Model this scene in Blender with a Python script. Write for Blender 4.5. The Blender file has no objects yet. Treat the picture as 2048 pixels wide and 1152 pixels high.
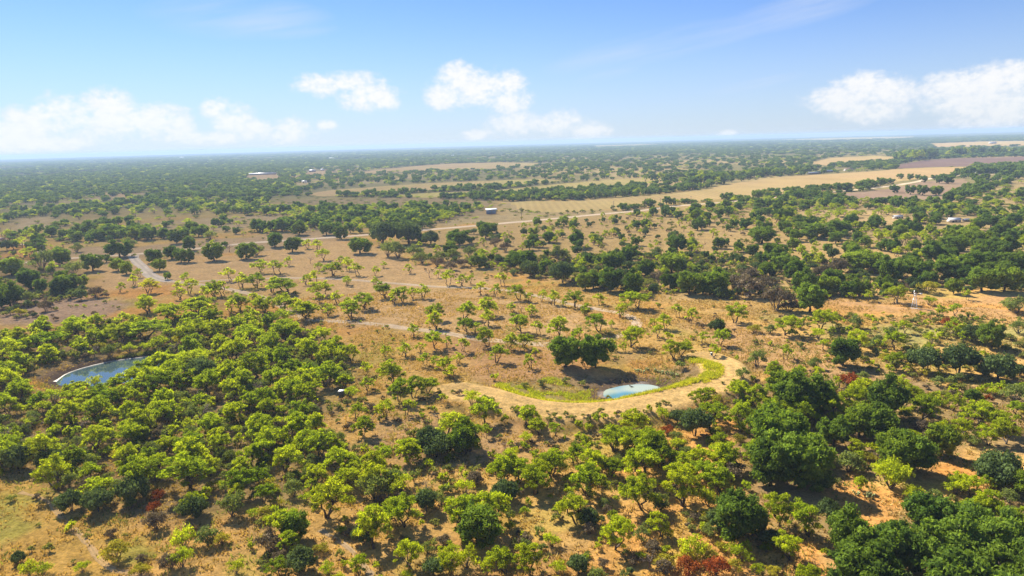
import bpy, math, random
import numpy as np
from mathutils import Matrix, Vector

R = math.radians
rng = np.random.default_rng(11)
random.seed(5)
sc = bpy.context.scene
col = sc.collection

# ------------------------------------------------------------------ camera
CAM_H = 55.0
FPX = 24.0 / 36.0 * 2048.0            # focal length in pixels of the 2048 wide photograph
PITCH, ROLL = R(12.07), R(1.566)
cp, sp, cr, sr = math.cos(PITCH), math.sin(PITCH), math.cos(ROLL), math.sin(ROLL)
F = np.array([0.0, cp, -sp])
U0 = np.array([0.0, sp, cp])
R0 = np.array([1.0, 0.0, 0.0])
UP = U0 * cr + R0 * sr
RT = R0 * cr - U0 * sr
cam_d = bpy.data.cameras.new('camera')
cam_d.lens = 24.0
cam_d.sensor_width = 36.0
cam_d.clip_start = 0.5
cam_d.clip_end = 40000.0
cam = bpy.data.objects.new('camera', cam_d)
col.objects.link(cam)
B = -F
cam.matrix_world = Matrix(((RT[0], UP[0], B[0], 0), (RT[1], UP[1], B[1], 0), (RT[2], UP[2], B[2], CAM_H), (0, 0, 0, 1)))
sc.camera = cam

# ------------------------------------------------------------------ light
SUN_AZ, SUN_EL = -37.0, 42.0          # degrees clockwise from +Y, above the horizon
EXPOSURE = 1.72
SKY_STRENGTH = 0.05
SUN_STRENGTH = 4.2
sc.view_settings.view_transform = 'Standard'
sc.view_settings.look = 'None'
sc.view_settings.gamma = 1.0
sc.view_settings.use_curve_mapping = False
sc.view_settings.exposure = EXPOSURE
sd = np.array([math.sin(R(SUN_AZ)) * math.cos(R(SUN_EL)), math.cos(R(SUN_AZ)) * math.cos(R(SUN_EL)), math.sin(R(SUN_EL))])
sun_d = bpy.data.lights.new('sun', 'SUN')
sun_d.energy = SUN_STRENGTH
sun_d.angle = R(0.53)
sun_d.color = (1.0, 0.94, 0.83)
sun = bpy.data.objects.new('sun', sun_d)
sun.rotation_euler = Vector(sd).to_track_quat('Z', 'Y').to_euler()
sun.location = (0, 0, 300)
col.objects.link(sun)
cy = sc.cycles
cy.max_bounces = 7
cy.diffuse_bounces = 5
cy.glossy_bounces = 2
cy.transmission_bounces = 4
cy.transparent_max_bounces = 4
cy.volume_bounces = 1
cy.caustics_reflective = False
cy.caustics_refractive = False
cy.use_adaptive_sampling = True
cy.sample_clamp_indirect = 6.0
cy.use_denoising = True
cy.denoising_prefilter = 'ACCURATE'


def px_dir(px, py):
    a = (np.asarray(px, float) - 1024.0) / FPX
    b = (576.0 - np.asarray(py, float)) / FPX
    d = F + a[..., None] * RT + b[..., None] * UP
    return d / np.linalg.norm(d, axis=-1, keepdims=True)


# node helper
class NT:
    def __init__(self, tree):
        self.t = tree
        self.n = tree.nodes
        self.l = tree.links

    def node(self, kind, ins=None, **props):
        nd = self.n.new(kind)
        for k, v in props.items():
            setattr(nd, k, v)
        for k, v in (ins or {}).items():
            self.put(nd.inputs[k], v)
        return nd

    def put(self, sock, v):
        if hasattr(v, 'is_output') or isinstance(v, bpy.types.NodeSocket):
            self.l.new(v, sock)
        else:
            sock.default_value = v

    def math(self, op, a, b=0.0, c=None, clamp=False):
        nd = self.n.new('ShaderNodeMath')
        nd.operation = op
        nd.use_clamp = clamp
        self.put(nd.inputs[0], a)
        self.put(nd.inputs[1], b)
        if c is not None:
            self.put(nd.inputs[2], c)
        return nd.outputs[0]

    def vmath(self, op, a, b=(0, 0, 0)):
        nd = self.n.new('ShaderNodeVectorMath')
        nd.operation = op
        self.put(nd.inputs[0], a)
        if b is not None:
            self.put(nd.inputs[1], b)
        return nd.outputs[0]

    def mix(self, fac, a, b, blend='MIX'):
        nd = self.n.new('ShaderNodeMix')
        nd.data_type = 'RGBA'
        nd.blend_type = blend
        self.put(nd.inputs[0], fac)
        self.put(nd.inputs[6], a)
        self.put(nd.inputs[7], b)
        return nd.outputs[2]

    def ramp(self, v, lo, hi, a=0.0, b=1.0):
        nd = self.n.new('ShaderNodeMapRange')
        nd.interpolation_type = 'SMOOTHSTEP'
        self.put(nd.inputs[0], v)
        nd.inputs[1].default_value = lo
        nd.inputs[2].default_value = hi
        nd.inputs[3].default_value = a
        nd.inputs[4].default_value = b
        return nd.outputs[0]

    def noise(self, vec, scale, detail=4.0, rough=0.55):
        nd = self.n.new('ShaderNodeTexNoise')
        nd.inputs['Scale'].default_value = scale
        nd.inputs['Detail'].default_value = detail
        nd.inputs['Roughness'].default_value = rough
        if vec is not None:
            self.put(nd.inputs['Vector'], vec)
        return nd.outputs[0]


# ------------------------------------------------------------------ world: sky with cumulus near the horizon and thin cirrus
world = bpy.data.worlds.new('World')
sc.world = world
world.use_nodes = True
W = NT(world.node_tree)
W.n.clear()
sky = W.node('ShaderNodeTexSky', sky_type='NISHITA', sun_disc=False, sun_elevation=R(SUN_EL), sun_rotation=R(SUN_AZ),
             altitude=300.0, air_density=1.0, dust_density=0.05, ozone_density=3.0)
tc = W.node('ShaderNodeTexCoord')
sep = W.node('ShaderNodeSeparateXYZ', {0: tc.outputs['Generated']})
RAD = 180 / math.pi
az = W.math('MULTIPLY', W.math('ARCTAN2', sep.outputs[0], sep.outputs[1]), RAD)
el = W.math('MULTIPLY', W.math('ARCSINE', sep.outputs[2]), RAD)
uv = W.node('ShaderNodeCombineXYZ', {0: az, 1: W.math('MULTIPLY', el, 1.35), 2: 0.0}).outputs[0]
n_big = W.noise(uv, 0.42, 6.0, 0.6)
n_fine = W.noise(uv, 1.5, 5.0, 0.62)
nz = W.math('ADD', W.math('MULTIPLY', W.math('SUBTRACT', n_big, 0.5), 1.1), W.math('MULTIPLY', W.math('SUBTRACT', n_fine, 0.5), 0.75))
# (pixel x, y, half width, half height) of each puff
PUFFS = [(30, 262, 70, 26), (70, 240, 40, 22), (135, 232, 52, 30), (225, 222, 46, 32), (255, 245, 90, 30), (300, 240, 60, 28), (362, 254, 26, 18),
         (432, 218, 26, 20), (462, 240, 40, 26), (505, 258, 45, 18), (578, 263, 46, 22), (410, 276, 90, 12), (60, 285, 110, 16),
         (640, 170, 48, 20), (700, 164, 46, 20), (735, 190, 60, 28), (775, 205, 26, 18), (655, 250, 20, 10),
         (915, 155, 44, 26), (955, 178, 60, 34), (1015, 168, 40, 24), (890, 190, 40, 26), (1020, 205, 46, 24),
         (1030, 248, 56, 24), (1115, 246, 52, 22), (1178, 262, 42, 18), (950, 270, 26, 10),
         (1725, 165, 46, 22), (1765, 186, 52, 30), (1690, 200, 60, 24), (1735, 222, 60, 20), (1455, 268, 20, 8),
         (1905, 170, 46, 24), (1985, 165, 56, 26), (2045, 150, 40, 24), (1935, 205, 70, 30), (2030, 205, 60, 34), (1990, 235, 70, 22), (2120, 190, 60, 40)]
cloud = None
for (px, py, hw, hh) in PUFFS:
    d = px_dir(px, py)
    a0, e0 = math.degrees(math.atan2(d[0], d[1])), math.degrees(math.asin(d[2]))
    ra, re = hw / FPX * RAD * 1.25, hh / FPX * RAD * 1.3
    dx = W.math('MULTIPLY', W.math('SUBTRACT', az, a0), 1 / ra)
    dy = W.math('MULTIPLY', W.math('SUBTRACT', el, e0), 1 / re)
    v = W.math('SUBTRACT', 1.0, W.math('MULTIPLY_ADD', dx, dx, W.math('MULTIPLY', dy, dy)))
    cloud = v if cloud is None else W.node('ShaderNodeMath', {0: cloud, 1: v, 2: 0.5}, operation='SMOOTH_MAX').outputs[0]
# the same kind of broken cumulus goes on all round the horizon outside the frame
band = W.math('MULTIPLY', W.ramp(el, 0.3, 3.0), W.ramp(el, 6.0, 10.0, 1.0, 0.0))
n_all = W.noise(uv, 0.11, 3.0, 0.5)
around = W.math('MULTIPLY_ADD', W.math('SUBTRACT', n_all, 0.56), 9.0, W.math('SUBTRACT', band, 1.2))
side = W.ramp(W.math('ABSOLUTE', az), 39.0, 43.0, -3.0, 0.0)
cloud = W.math('MAXIMUM', W.math('MAXIMUM', cloud, -2.0), W.math('ADD', around, side))
dens = W.math('ADD', W.math('MULTIPLY', cloud, 0.55), nz)
alpha = W.ramp(dens, 0.0, 0.6)
alpha = W.math('MULTIPLY', alpha, W.ramp(el, 0.15, 4.2, 0.62, 0.9))
# cirrus: a few thin streaks
rot = W.node('ShaderNodeVectorRotate', {'Vector': uv, 'Angle': R(-13)}, rotation_type='Z_AXIS').outputs[0]
st = W.vmath('MULTIPLY', rot, (0.05, 0.42, 1.0))
n_c = W.noise(st, 1.0, 6.0, 0.62)
CIRRUS = [(480, 35, 170, 40), (560, 55, 110, 22), (1300, 95, 210, 32), (1420, 70, 150, 26), (1215, 150, 70, 10), (1510, 168, 90, 10), (1600, 20, 150, 30)]
cir = None
for (px, py, hw, hh) in CIRRUS:
    d = px_dir(px, py)
    a0, e0 = math.degrees(math.atan2(d[0], d[1])), math.degrees(math.asin(d[2]))
    tilt = 0.0 if px < 700 else -0.16
    dx = W.math('MULTIPLY', W.math('SUBTRACT', az, a0), FPX / hw / RAD)
    yy = W.math('SUBTRACT', W.math('SUBTRACT', el, e0), W.math('MULTIPLY', W.math('SUBTRACT', az, a0), -tilt))
    dy = W.math('MULTIPLY', yy, FPX / hh / RAD)
    v = W.math('SUBTRACT', 1.0, W.math('MULTIPLY_ADD', dx, dx, W.math('MULTIPLY', dy, dy)))
    v = W.math('MAXIMUM', v, 0.0)
    cir = v if cir is None else W.math('MAXIMUM', cir, v)
high = W.math('MULTIPLY', W.ramp(el, 9.0, 14.0), W.ramp(el, 30.0, 60.0, 1.0, 0.3))
cir = W.math('MAXIMUM', cir, W.math('MULTIPLY', high, W.ramp(W.noise(st, 0.35, 2.0), 0.5, 0.72)))
cir_a = W.math('MULTIPLY', cir, W.ramp(n_c, 0.30, 0.78, 0.0, 0.5))
# low pale haze band of the sky itself
low = W.math('POWER', W.ramp(el, -0.5, 13.0, 1.0, 0.0), 1.3)
SKY_TINT = (0.50, 0.61, 0.85, 1)
base = W.mix(1.0, sky.outputs[0], SKY_TINT, 'MULTIPLY')
base = W.mix(W.math('MULTIPLY', low, 0.6), base, (3.75, 4.4, 5.5, 1))
shade = W.ramp(W.math('ADD', W.math('MULTIPLY', cloud, 0.35), W.math('MULTIPLY', n_fine, 0.9)), 0.25, 0.95)
ccol = W.mix(shade, (5.0, 5.3, 5.9, 1), (6.4, 6.3, 6.15, 1))
skyc = W.mix(cir_a, base, (4.6, 5.05, 5.9, 1))
skyc = W.mix(alpha, skyc, ccol)
bg = W.node('ShaderNodeBackground', {'Color': skyc, 'Strength': SKY_STRENGTH})
wo = W.node('ShaderNodeOutputWorld')
W.l.new(bg.outputs[0], wo.inputs[0])
world.cycles.sampling_method = 'MANUAL'
world.cycles.sample_map_resolution = 512


# ------------------------------------------------------------------ numpy helpers
def hash2(ix, iy, seed):
    h = (ix.astype(np.int64) * 374761393 + iy.astype(np.int64) * 668265263 + seed * 974711) & 0x7fffffff
    h = ((h ^ (h >> 13)) * 1274126177) & 0x7fffffff
    return ((h ^ (h >> 16)) & 0xffff) / 65535.0


def vnoise(x, y, seed=0):
    xi, yi = np.floor(x), np.floor(y)
    fx, fy = x - xi, y - yi
    fx, fy = fx * fx * (3 - 2 * fx), fy * fy * (3 - 2 * fy)
    a, b = hash2(xi, yi, seed), hash2(xi + 1, yi, seed)
    c, d = hash2(xi, yi + 1, seed), hash2(xi + 1, yi + 1, seed)
    return (a * (1 - fx) + b * fx) * (1 - fy) + (c * (1 - fx) + d * fx) * fy


def fbm(x, y, seed=0, oct=3):
    s, amp, tot = 0.0, 1.0, 0.0
    for k in range(oct):
        s = s + amp * vnoise(x * 2 ** k + 17.3 * k, y * 2 ** k - 9.1 * k, seed + k)
        tot += amp
        amp *= 0.55
    return s / tot


def sstep(a, b, x):
    t = np.clip((x - a) / (b - a), 0, 1)
    return t * t * (3 - 2 * t)


def seg_dist(x, y, pts, closed=False):
    pts = np.asarray(pts, float)
    d = np.full(np.shape(x), 1e9)
    n = len(pts)
    for i in range(n if closed else n - 1):
        ax, ay = pts[i]
        bx, by = pts[(i + 1) % n]
        ex, ey = bx - ax, by - ay
        L = ex * ex + ey * ey + 1e-12
        t = np.clip(((x - ax) * ex + (y - ay) * ey) / L, 0, 1)
        d = np.minimum(d, np.hypot(x - ax - t * ex, y - ay - t * ey))
    return d


def inside(x, y, pts):
    pts = np.asarray(pts, float)
    r = np.zeros(np.shape(x), bool)
    n = len(pts)
    for i in range(n):
        ax, ay = pts[i]
        bx, by = pts[(i + 1) % n]
        if ay == by:
            continue
        c = ((ay > y) != (by > y)) & (x < (bx - ax) * (y - ay) / (by - ay) + ax)
        r ^= c
    return r


def sdist(x, y, pts):
    """distance to a polygon's edge, positive inside"""
    d = seg_dist(x, y, pts, True)
    return np.where(inside(x, y, pts), d, -d)


def smooth_line(pts, n=8, closed=False):
    pts = np.asarray(pts, float)
    out = []
    m = len(pts)
    for i in range(m if closed else m - 1):
        p0 = pts[(i - 1) % m] if closed or i > 0 else pts[0]
        p1, p2 = pts[i], pts[(i + 1) % m]
        p3 = pts[(i + 2) % m] if closed or i + 2 < m else pts[-1]
        for k in range(n):
            t = k / n
            out.append(0.5 * (2 * p1 + (p2 - p0) * t + (2 * p0 - 5 * p1 + 4 * p2 - p3) * t * t + (3 * p1 - p0 - 3 * p2 + p3) * t ** 3))
    if not closed:
        out.append(pts[-1])
    return np.array(out)


def at_flat(px, py, z=0.0):
    d = px_dir(px, py)
    t = (z - CAM_H) / d[..., 2]
    return d[..., 0] * t, d[..., 1] * t


def poly_at(pts, z=0.0):
    p = np.asarray(pts, float)
    x, y = at_flat(p[:, 0], p[:, 1], z)
    return np.stack([x, y], 1)


def to_px(x, y, z):
    v = np.stack([np.asarray(x, float), np.asarray(y, float), np.asarray(z, float) - CAM_H], -1)
    dep = v @ F
    return 1024 + FPX * (v @ RT) / dep, 576 - FPX * (v @ UP) / dep, dep


# ------------------------------------------------------------------ shape of the land
WL1, WL2 = -1.5, -1.2                 # water levels of the stock pond and of the long pond
CREST_Z = 1.5
water1 = smooth_line(poly_at([(1207, 786), (1212, 780), (1224, 776.5), (1241, 772.5), (1259, 770), (1285, 768.5), (1303, 770), (1320, 775),
                              (1311, 781), (1277, 790), (1250, 796), (1232, 798.5), (1219, 797.5), (1208, 792)], WL1), 3, True)
crest_c = smooth_line(poly_at([(915, 775), (962, 788), (1010, 804), (1075, 818), (1150, 824), (1230, 820), (1310, 805), (1385, 784), (1436, 765), (1452, 746), (1440, 726), (1412, 712)], CREST_Z * 0.8), 5)
water2 = smooth_line(poly_at([(113, 764), (131, 750), (156, 740), (185, 732), (221, 724), (256, 719), (297, 714), (330, 711), (346, 720), (325, 738), (280, 757), (225, 770), (160, 774), (122, 771)], WL2), 4, True)
basin_back = poly_at([(1010, 768), (1090, 745), (1180, 742), (1290, 738), (1380, 728)], 0)


def height(x, y):
    r = np.hypot(x, y)
    fade = 1 - sstep(230, 420, r)
    h = fade * (0.9 * (fbm(x / 70.0, y / 70.0, 3, 2) - 0.5) + 2.4 * (vnoise(x / 190.0 + 3, y / 190.0, 8) - 0.5))
    # the ponds' surroundings are level
    near1 = 1 - sstep(22, 50, seg_dist(x, y, np.array([[water1[:, 0].mean() - 18, water1[:, 1].mean()], [water1[:, 0].mean() + 18, water1[:, 1].mean()]])))
    c2 = water2.mean(0)
    near2 = 1 - sstep(24, 48, np.hypot((x - c2[0]) * 0.8, y - c2[1]))
    h = h * (1 - near1) * (1 - near2)
    m = r < 330
    if np.any(m):
        xm, ym, hm = x[m], y[m], h[m]
        dc = seg_dist(xm, ym, crest_c)
        endf = sstep(0, 14, np.hypot(xm - crest_c[0, 0], ym - crest_c[0, 1])) * sstep(0, 9, np.hypot(xm - crest_c[-1, 0], ym - crest_c[-1, 1]))
        hw = 3.8
        dam = CREST_Z * (1 - sstep(hw, hw + 4.0, dc)) * (0.25 + 0.75 * endf)
        hm = hm + dam
        s1 = -sdist(xm, ym, water1)
        slope = 0.10 + 0.36 * (1 - sstep(5.0, 10.0, dc))
        wob = 0.35 * (fbm(xm / 6.0, ym / 6.0, 21, 2) - 0.5)
        b1 = WL1 + np.where(s1 > 0, slope * s1 + wob * sstep(0, 3, s1), 0.25 * np.maximum(s1, -4))
        hm = np.minimum(hm, b1)
        s2 = -sdist(xm, ym, water2)
        b2 = WL2 + np.where(s2 > 0, 0.17 * s2 + 0.5 * wob * sstep(0, 3, s2), 0.25 * np.maximum(s2, -5))
        hm = np.minimum(hm, b2)
        h = h.copy()
        h[m] = hm
    return h


def hz(x, y):
    return float(height(np.array([float(x)]), np.array([float(y)]))[0])


def at_ground(px, py):
    px, py = np.atleast_1d(np.asarray(px, float)), np.atleast_1d(np.asarray(py, float))
    z = np.zeros(px.shape)
    for _ in range(5):
        x, y = at_flat(px, py, z)
        z = 0.5 * z + 0.5 * height(x, y)
    x, y = at_flat(px, py, z)
    return x, y, height(x, y)


# ------------------------------------------------------------------ mesh helpers
def add_attr(me, name, arr, kind='FLOAT_COLOR'):
    a = me.attributes.new(name, kind, 'POINT')
    arr = np.asarray(arr, np.float32)
    if kind == 'FLOAT_COLOR':
        full = np.ones((len(arr), 4), np.float32)
        full[:, :arr.shape[1]] = arr
        a.data.foreach_set('color', full.ravel())
    elif kind == 'FLOAT_VECTOR':
        a.data.foreach_set('vector', arr.ravel())
    else:
        a.data.foreach_set('value', arr.ravel() if kind == 'FLOAT' else arr.astype(np.int32).ravel())


def fast_mesh(name, verts, faces, mat_list, mat_idx=None, smooth=False):
    """faces: array of quads or triangles (n, k), or a list of such arrays"""
    me = bpy.data.meshes.new(name)
    groups = faces if isinstance(faces, list) else [faces]
    groups = [np.asarray(g, np.int32) for g in groups if len(g)]
    verts = np.asarray(verts, np.float32)
    me.vertices.add(len(verts))
    me.vertices.foreach_set('co', verts.ravel())
    loops = np.concatenate([g.ravel() for g in groups])
    tot = np.concatenate([np.full(len(g), g.shape[1], np.int32) for g in groups])
    start = np.concatenate([[0], np.cumsum(tot)[:-1]]).astype(np.int32)
    me.loops.add(len(loops))
    me.loops.foreach_set('vertex_index', loops)
    me.polygons.add(len(tot))
    me.polygons.foreach_set('loop_start', start)
    me.polygons.foreach_set('loop_total', tot)
    for m in mat_list:
        me.materials.append(m)
    if mat_idx is not None:
        me.polygons.foreach_set('material_index', np.asarray(mat_idx, np.int32))
    if smooth:
        me.polygons.foreach_set('use_smooth', np.ones(len(tot), bool))
    me.update(calc_edges=True)
    return me


class MB:
    """collects tubes, boxes and faces for one mesh"""
    def __init__(self):
        self.v, self.q, self.t = [], [], []
        self.n = 0

    def add(self, verts, quads=(), tris=()):
        self.v.extend([tuple(p) for p in verts])
        self.q.extend([tuple(i + self.n for i in f) for f in quads])
        self.t.extend([tuple(i + self.n for i in f) for f in tris])
        self.n = len(self.v)

    def box(self, c, s, rz=0.0, taper=1.0):
        ca, sa = math.cos(rz), math.sin(rz)
        vs = []
        for z in (-1, 1):
            k = taper if z > 0 else 1.0
            for (x, y) in ((-1, -1), (1, -1), (1, 1), (-1, 1)):
                X, Y = x * s[0] / 2 * k, y * s[1] / 2 * k
                vs.append((c[0] + X * ca - Y * sa, c[1] + X * sa + Y * ca, c[2] + z * s[2] / 2))
        self.add(vs, [(0, 3, 2, 1), (4, 5, 6, 7), (0, 1, 5, 4), (1, 2, 6, 5), (2, 3, 7, 6), (3, 0, 4, 7)])
        return self

    def tube(self, pts, rad, ns=5, cap=True):
        pts = [Vector(p) for p in pts]
        if not hasattr(rad, '__len__'):
            rad = [rad] * len(pts)
        base = self.n
        vs = []
        for i, p in enumerate(pts):
            d = (pts[min(i + 1, len(pts) - 1)] - pts[max(i - 1, 0)])
            d = d.normalized() if d.length > 1e-9 else Vector((0, 0, 1))
            a = d.orthogonal().normalized() if abs(d.z) < 0.95 else Vector((1, 0, 0)).cross(d).normalized()
            b = d.cross(a)
            for k in range(ns):
                t = 2 * math.pi * k / ns
                vs.append(p + (a * math.cos(t) + b * math.sin(t)) * rad[i])
        qs = []
        for i in range(len(pts) - 1):
            for k in range(ns):
                k2 = (k + 1) % ns
                qs.append((i * ns + k, i * ns + k2, (i + 1) * ns + k2, (i + 1) * ns + k))
        ts = []
        if cap:
            n = len(pts) - 1
            ts = [(n * ns, n * ns + k, n * ns + k + 1) for k in range(1, ns - 1)]
        self.add(vs, qs, ts)
        return self

    def mesh(self, name, mats):
        fs = []
        if self.q:
            fs.append(np.array(self.q, np.int32))
        if self.t:
            fs.append(np.array(self.t, np.int32))
        return fast_mesh(name, np.array(self.v), fs, mats)

    def build(self, name, mat, parent=None, loc=(0, 0, 0), rz=0.0):
        o = bpy.data.objects.new(name, self.mesh(name, [mat]))
        col.objects.link(o)
        o.parent = parent
        o.location = loc
        o.rotation_euler = (0, 0, rz)
        return o


def tag(o, label=None, cat=None, group=None, kind=None):
    for k, v in (('label', label), ('category', cat), ('group', group), ('kind', kind)):
        if v:
            o[k] = v
    return o


def empty(name, loc, rz=0.0):
    o = bpy.data.objects.new(name, None)
    o.empty_display_size = 0.3
    col.objects.link(o)
    o.location = loc
    o.rotation_euler = (0, 0, rz)
    return o


# ------------------------------------------------------------------ materials
def material(name):
    m = bpy.data.materials.new(name)
    m.use_nodes = True
    t = NT(m.node_tree)
    t.n.clear()
    return m, t


def finish(t, shader):
    o = t.node('ShaderNodeOutputMaterial')
    t.l.new(shader, o.inputs[0])


def ground_material(name, fine=1.0, stripes=None):
    m, t = material(name)
    a = t.node('ShaderNodeAttribute', attribute_name='cover')
    g = t.node('ShaderNodeNewGeometry')
    p = g.outputs['Position']
    n1 = t.noise(p, 0.9, 5.0, 0.65)
    n2 = t.noise(p, 0.16, 3.0, 0.6)
    n3 = t.noise(p, 3.1, 3.0, 0.6)
    v = t.math('MULTIPLY_ADD', t.math('SUBTRACT', n1, 0.5), 1.5 * fine, 1.0)
    v = t.math('MULTIPLY_ADD', t.math('SUBTRACT', n2, 0.5), 0.5 * fine, v)
    v = t.math('MULTIPLY_ADD', t.math('SUBTRACT', n3, 0.5), 1.3 * fine, v)
    v = t.math('MAXIMUM', v, 0.25)
    c = t.mix(1.0, a.outputs[0], t.node('ShaderNodeCombineXYZ', {0: v, 1: v, 2: v}).outputs[0], 'MULTIPLY')
    # patches of dead straw and of darker litter
    straw = t.ramp(t.noise(p, 0.45, 4.0, 0.6), 0.56, 0.7)
    c = t.mix(t.math('MULTIPLY', straw, 0.30 * fine), c, (0.56, 0.37, 0.12, 1))
    lit = t.ramp(t.noise(t.vmath('ADD', p, (31, 7, 3)), 0.62, 4.0, 0.6), 0.57, 0.72)
    c = t.mix(t.math('MULTIPLY', lit, 0.38 * fine), c, (0.13, 0.085, 0.04, 1))
    if stripes:
        w = t.node('ShaderNodeTexWave', {'Vector': t.vmath('MULTIPLY', p, (stripes[0], stripes[1], 0)), 'Scale': 1.0, 'Distortion': 2.0, 'Detail': 2.0})
        c = t.mix(t.math('MULTIPLY', w.outputs[1], 0.16), c, (0.16, 0.11, 0.06, 1))
    bmp = t.node('ShaderNodeBump', {'Height': t.math('MULTIPLY_ADD', n1, 0.7, t.math('MULTIPLY', n3, 0.3)), 'Strength': 0.7 * fine, 'Distance': 0.35})
    d = t.node('ShaderNodeBsdfDiffuse', {'Color': c, 'Roughness': 0.9, 'Normal': bmp.outputs[0]})
    finish(t, d.outputs[0])
    return m


def plain(name, c, var=0.25, scale=2.0, rough=0.8, metal=0.0):
    m, t = material(name)
    g = t.node('ShaderNodeTexCoord')
    n = t.noise(g.outputs['Object'], scale, 5.0, 0.6)
    cc = t.mix(t.ramp(n, 0.3, 0.75), tuple(x * (1 - var) for x in c) + (1,), tuple(min(1, x * (1 + var)) for x in c) + (1,))
    b = t.node('ShaderNodeBsdfPrincipled', {'Base Color': cc, 'Roughness': rough, 'Metallic': metal})
    finish(t, b.outputs[0])
    return m


def leaf_material(name, c_a, c_b, trans=0.35, gloss=0.0):
    """two leaf colours mixed by the clump's own tint, the plant's own random shift, and the object colour"""
    m, t = material(name)
    a = t.node('ShaderNodeAttribute', attribute_name='tint')
    oi = t.node('ShaderNodeObjectInfo')
    k = t.math('MULTIPLY_ADD', oi.outputs['Random'], 0.55, t.math('MULTIPLY', a.outputs['Fac'], 0.6), clamp=True)
    c = t.mix(k, c_a + (1,), c_b + (1,))
    v = t.math('MULTIPLY_ADD', a.outputs['Fac'], 0.6, 0.7)
    c = t.mix(1.0, c, t.node('ShaderNodeCombineXYZ', {0: v, 1: v, 2: v}).outputs[0], 'MULTIPLY')
    c = t.mix(1.0, c, oi.outputs['Color'], 'MULTIPLY')
    d = t.node('ShaderNodeBsdfDiffuse', {'Color': c})
    tr = t.node('ShaderNodeBsdfTranslucent', {'Color': t.mix(1.0, c, (1.25, 1.2, 0.55, 1), 'MULTIPLY')})
    s = t.node('ShaderNodeMixShader', {0: trans, 1: d.outputs[0], 2: tr.outputs[0]}).outputs[0]
    if gloss:
        gl = t.node('ShaderNodeBsdfGlossy', {'Roughness': 0.45, 'Color': (1, 1, 1, 1)})
        s = t.node('ShaderNodeMixShader', {0: gloss, 1: s, 2: gl.outputs[0]}).outputs[0]
    finish(t, s)
    return m


M = {}
M['ground'] = ground_material('ground_cover')
M['field'] = ground_material('field_cover', 0.45, (0.05, 0.22))
M['road'] = ground_material('road_dust', 0.55)
M['bark'] = plain('dark_bark', (0.075, 0.055, 0.04), 0.4, 6.0, 0.95)
M['bark_grey'] = plain('grey_bark', (0.16, 0.13, 0.105), 0.35, 6.0, 0.95)
M['dead'] = plain('dead_wood', (0.20, 0.15, 0.115), 0.35, 6.0, 0.95)
M['mesq'] = leaf_material('mesquite_leaves', (0.18, 0.265, 0.014), (0.40, 0.44, 0.016), 0.58)
M['oak'] = leaf_material('oak_leaves', (0.052, 0.108, 0.02), (0.17, 0.24, 0.026), 0.42)
M['ever'] = leaf_material('evergreen_leaves', (0.05, 0.082, 0.03), (0.115, 0.155, 0.045), 0.3)
M['scrub'] = leaf_material('scrub_leaves', (0.11, 0.135, 0.04), (0.25, 0.255, 0.055), 0.4)
M['twig'] = leaf_material('brown_twigs', (0.12, 0.09, 0.06), (0.20, 0.155, 0.095), 0.2)
M['red'] = leaf_material('red_leaves', (0.20, 0.04, 0.015), (0.33, 0.11, 0.025), 0.3)
M['grassdry'] = leaf_material('dry_grass_blades', (0.34, 0.235, 0.09), (0.44, 0.32, 0.11), 0.25)
M['grassgreen'] = leaf_material('green_reed_blades', (0.25, 0.34, 0.016), (0.47, 0.45, 0.03), 0.4)
M['cactus'] = leaf_material('cactus_pads', (0.15, 0.19, 0.07), (0.30, 0.32, 0.14), 0.05)
M['white'] = plain('white_metal_roof', (0.66, 0.66, 0.64), 0.06, 0.8, 0.45)
M['tin'] = plain('galvanised_steel', (0.62, 0.63, 0.63), 0.12, 3.0, 0.4, 0.6)
M['rust'] = plain('rusty_roof', (0.33, 0.20, 0.14), 0.3, 1.0, 0.7)
M['wallw'] = plain('pale_siding', (0.50, 0.46, 0.40), 0.12, 1.5, 0.8)
M['wallb'] = plain('weathered_board', (0.17, 0.15, 0.13), 0.3, 2.0, 0.9)
M['dark'] = plain('dark_opening', (0.03, 0.03, 0.03), 0.2, 2.0, 0.5)
M['bluetarp'] = plain('blue_panel', (0.10, 0.20, 0.42), 0.2, 2.0, 0.6)
M['pole'] = plain('creosoted_pole', (0.11, 0.085, 0.065), 0.3, 3.0, 0.95)
M['blind'] = plain('dark_green_plywood', (0.035, 0.05, 0.04), 0.25, 3.0, 0.8)
M['chalk'] = plain('dried_silt', (0.52, 0.48, 0.40), 0.2, 0.8, 0.95)

m, t = material('milky_water')
g = t.node('ShaderNodeNewGeometry')
n = t.noise(g.outputs['Position'], 0.075, 2.0, 0.5)
c = t.mix(t.ramp(n, 0.42, 0.58), (0.06, 0.17, 0.22, 1), (0.27, 0.31, 0.25, 1))  # bluer base patches stand in for reflected sky, beside the pale milky water
bm_ = t.node('ShaderNodeBump', {'Height': t.noise(g.outputs['Position'], 1.4, 3.0), 'Strength': 0.03, 'Distance': 0.1})
finish(t, t.node('ShaderNodeBsdfPrincipled', {'Base Color': c, 'Roughness': 0.08, 'IOR': 1.33, 'Normal': bm_.outputs[0]}).outputs[0])
M['milky'] = m
m, t = material('dark_pond_water')
g = t.node('ShaderNodeNewGeometry')
bm_ = t.node('ShaderNodeBump', {'Height': t.noise(g.outputs['Position'], 0.9, 3.0), 'Strength': 0.035, 'Distance': 0.1})
finish(t, t.node('ShaderNodeBsdfPrincipled', {'Base Color': (0.035, 0.06, 0.065, 1), 'Roughness': 0.04, 'IOR': 1.5, 'Specular IOR Level': 0.9, 'Normal': bm_.outputs[0]}).outputs[0])
M['clearwater'] = m

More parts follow.
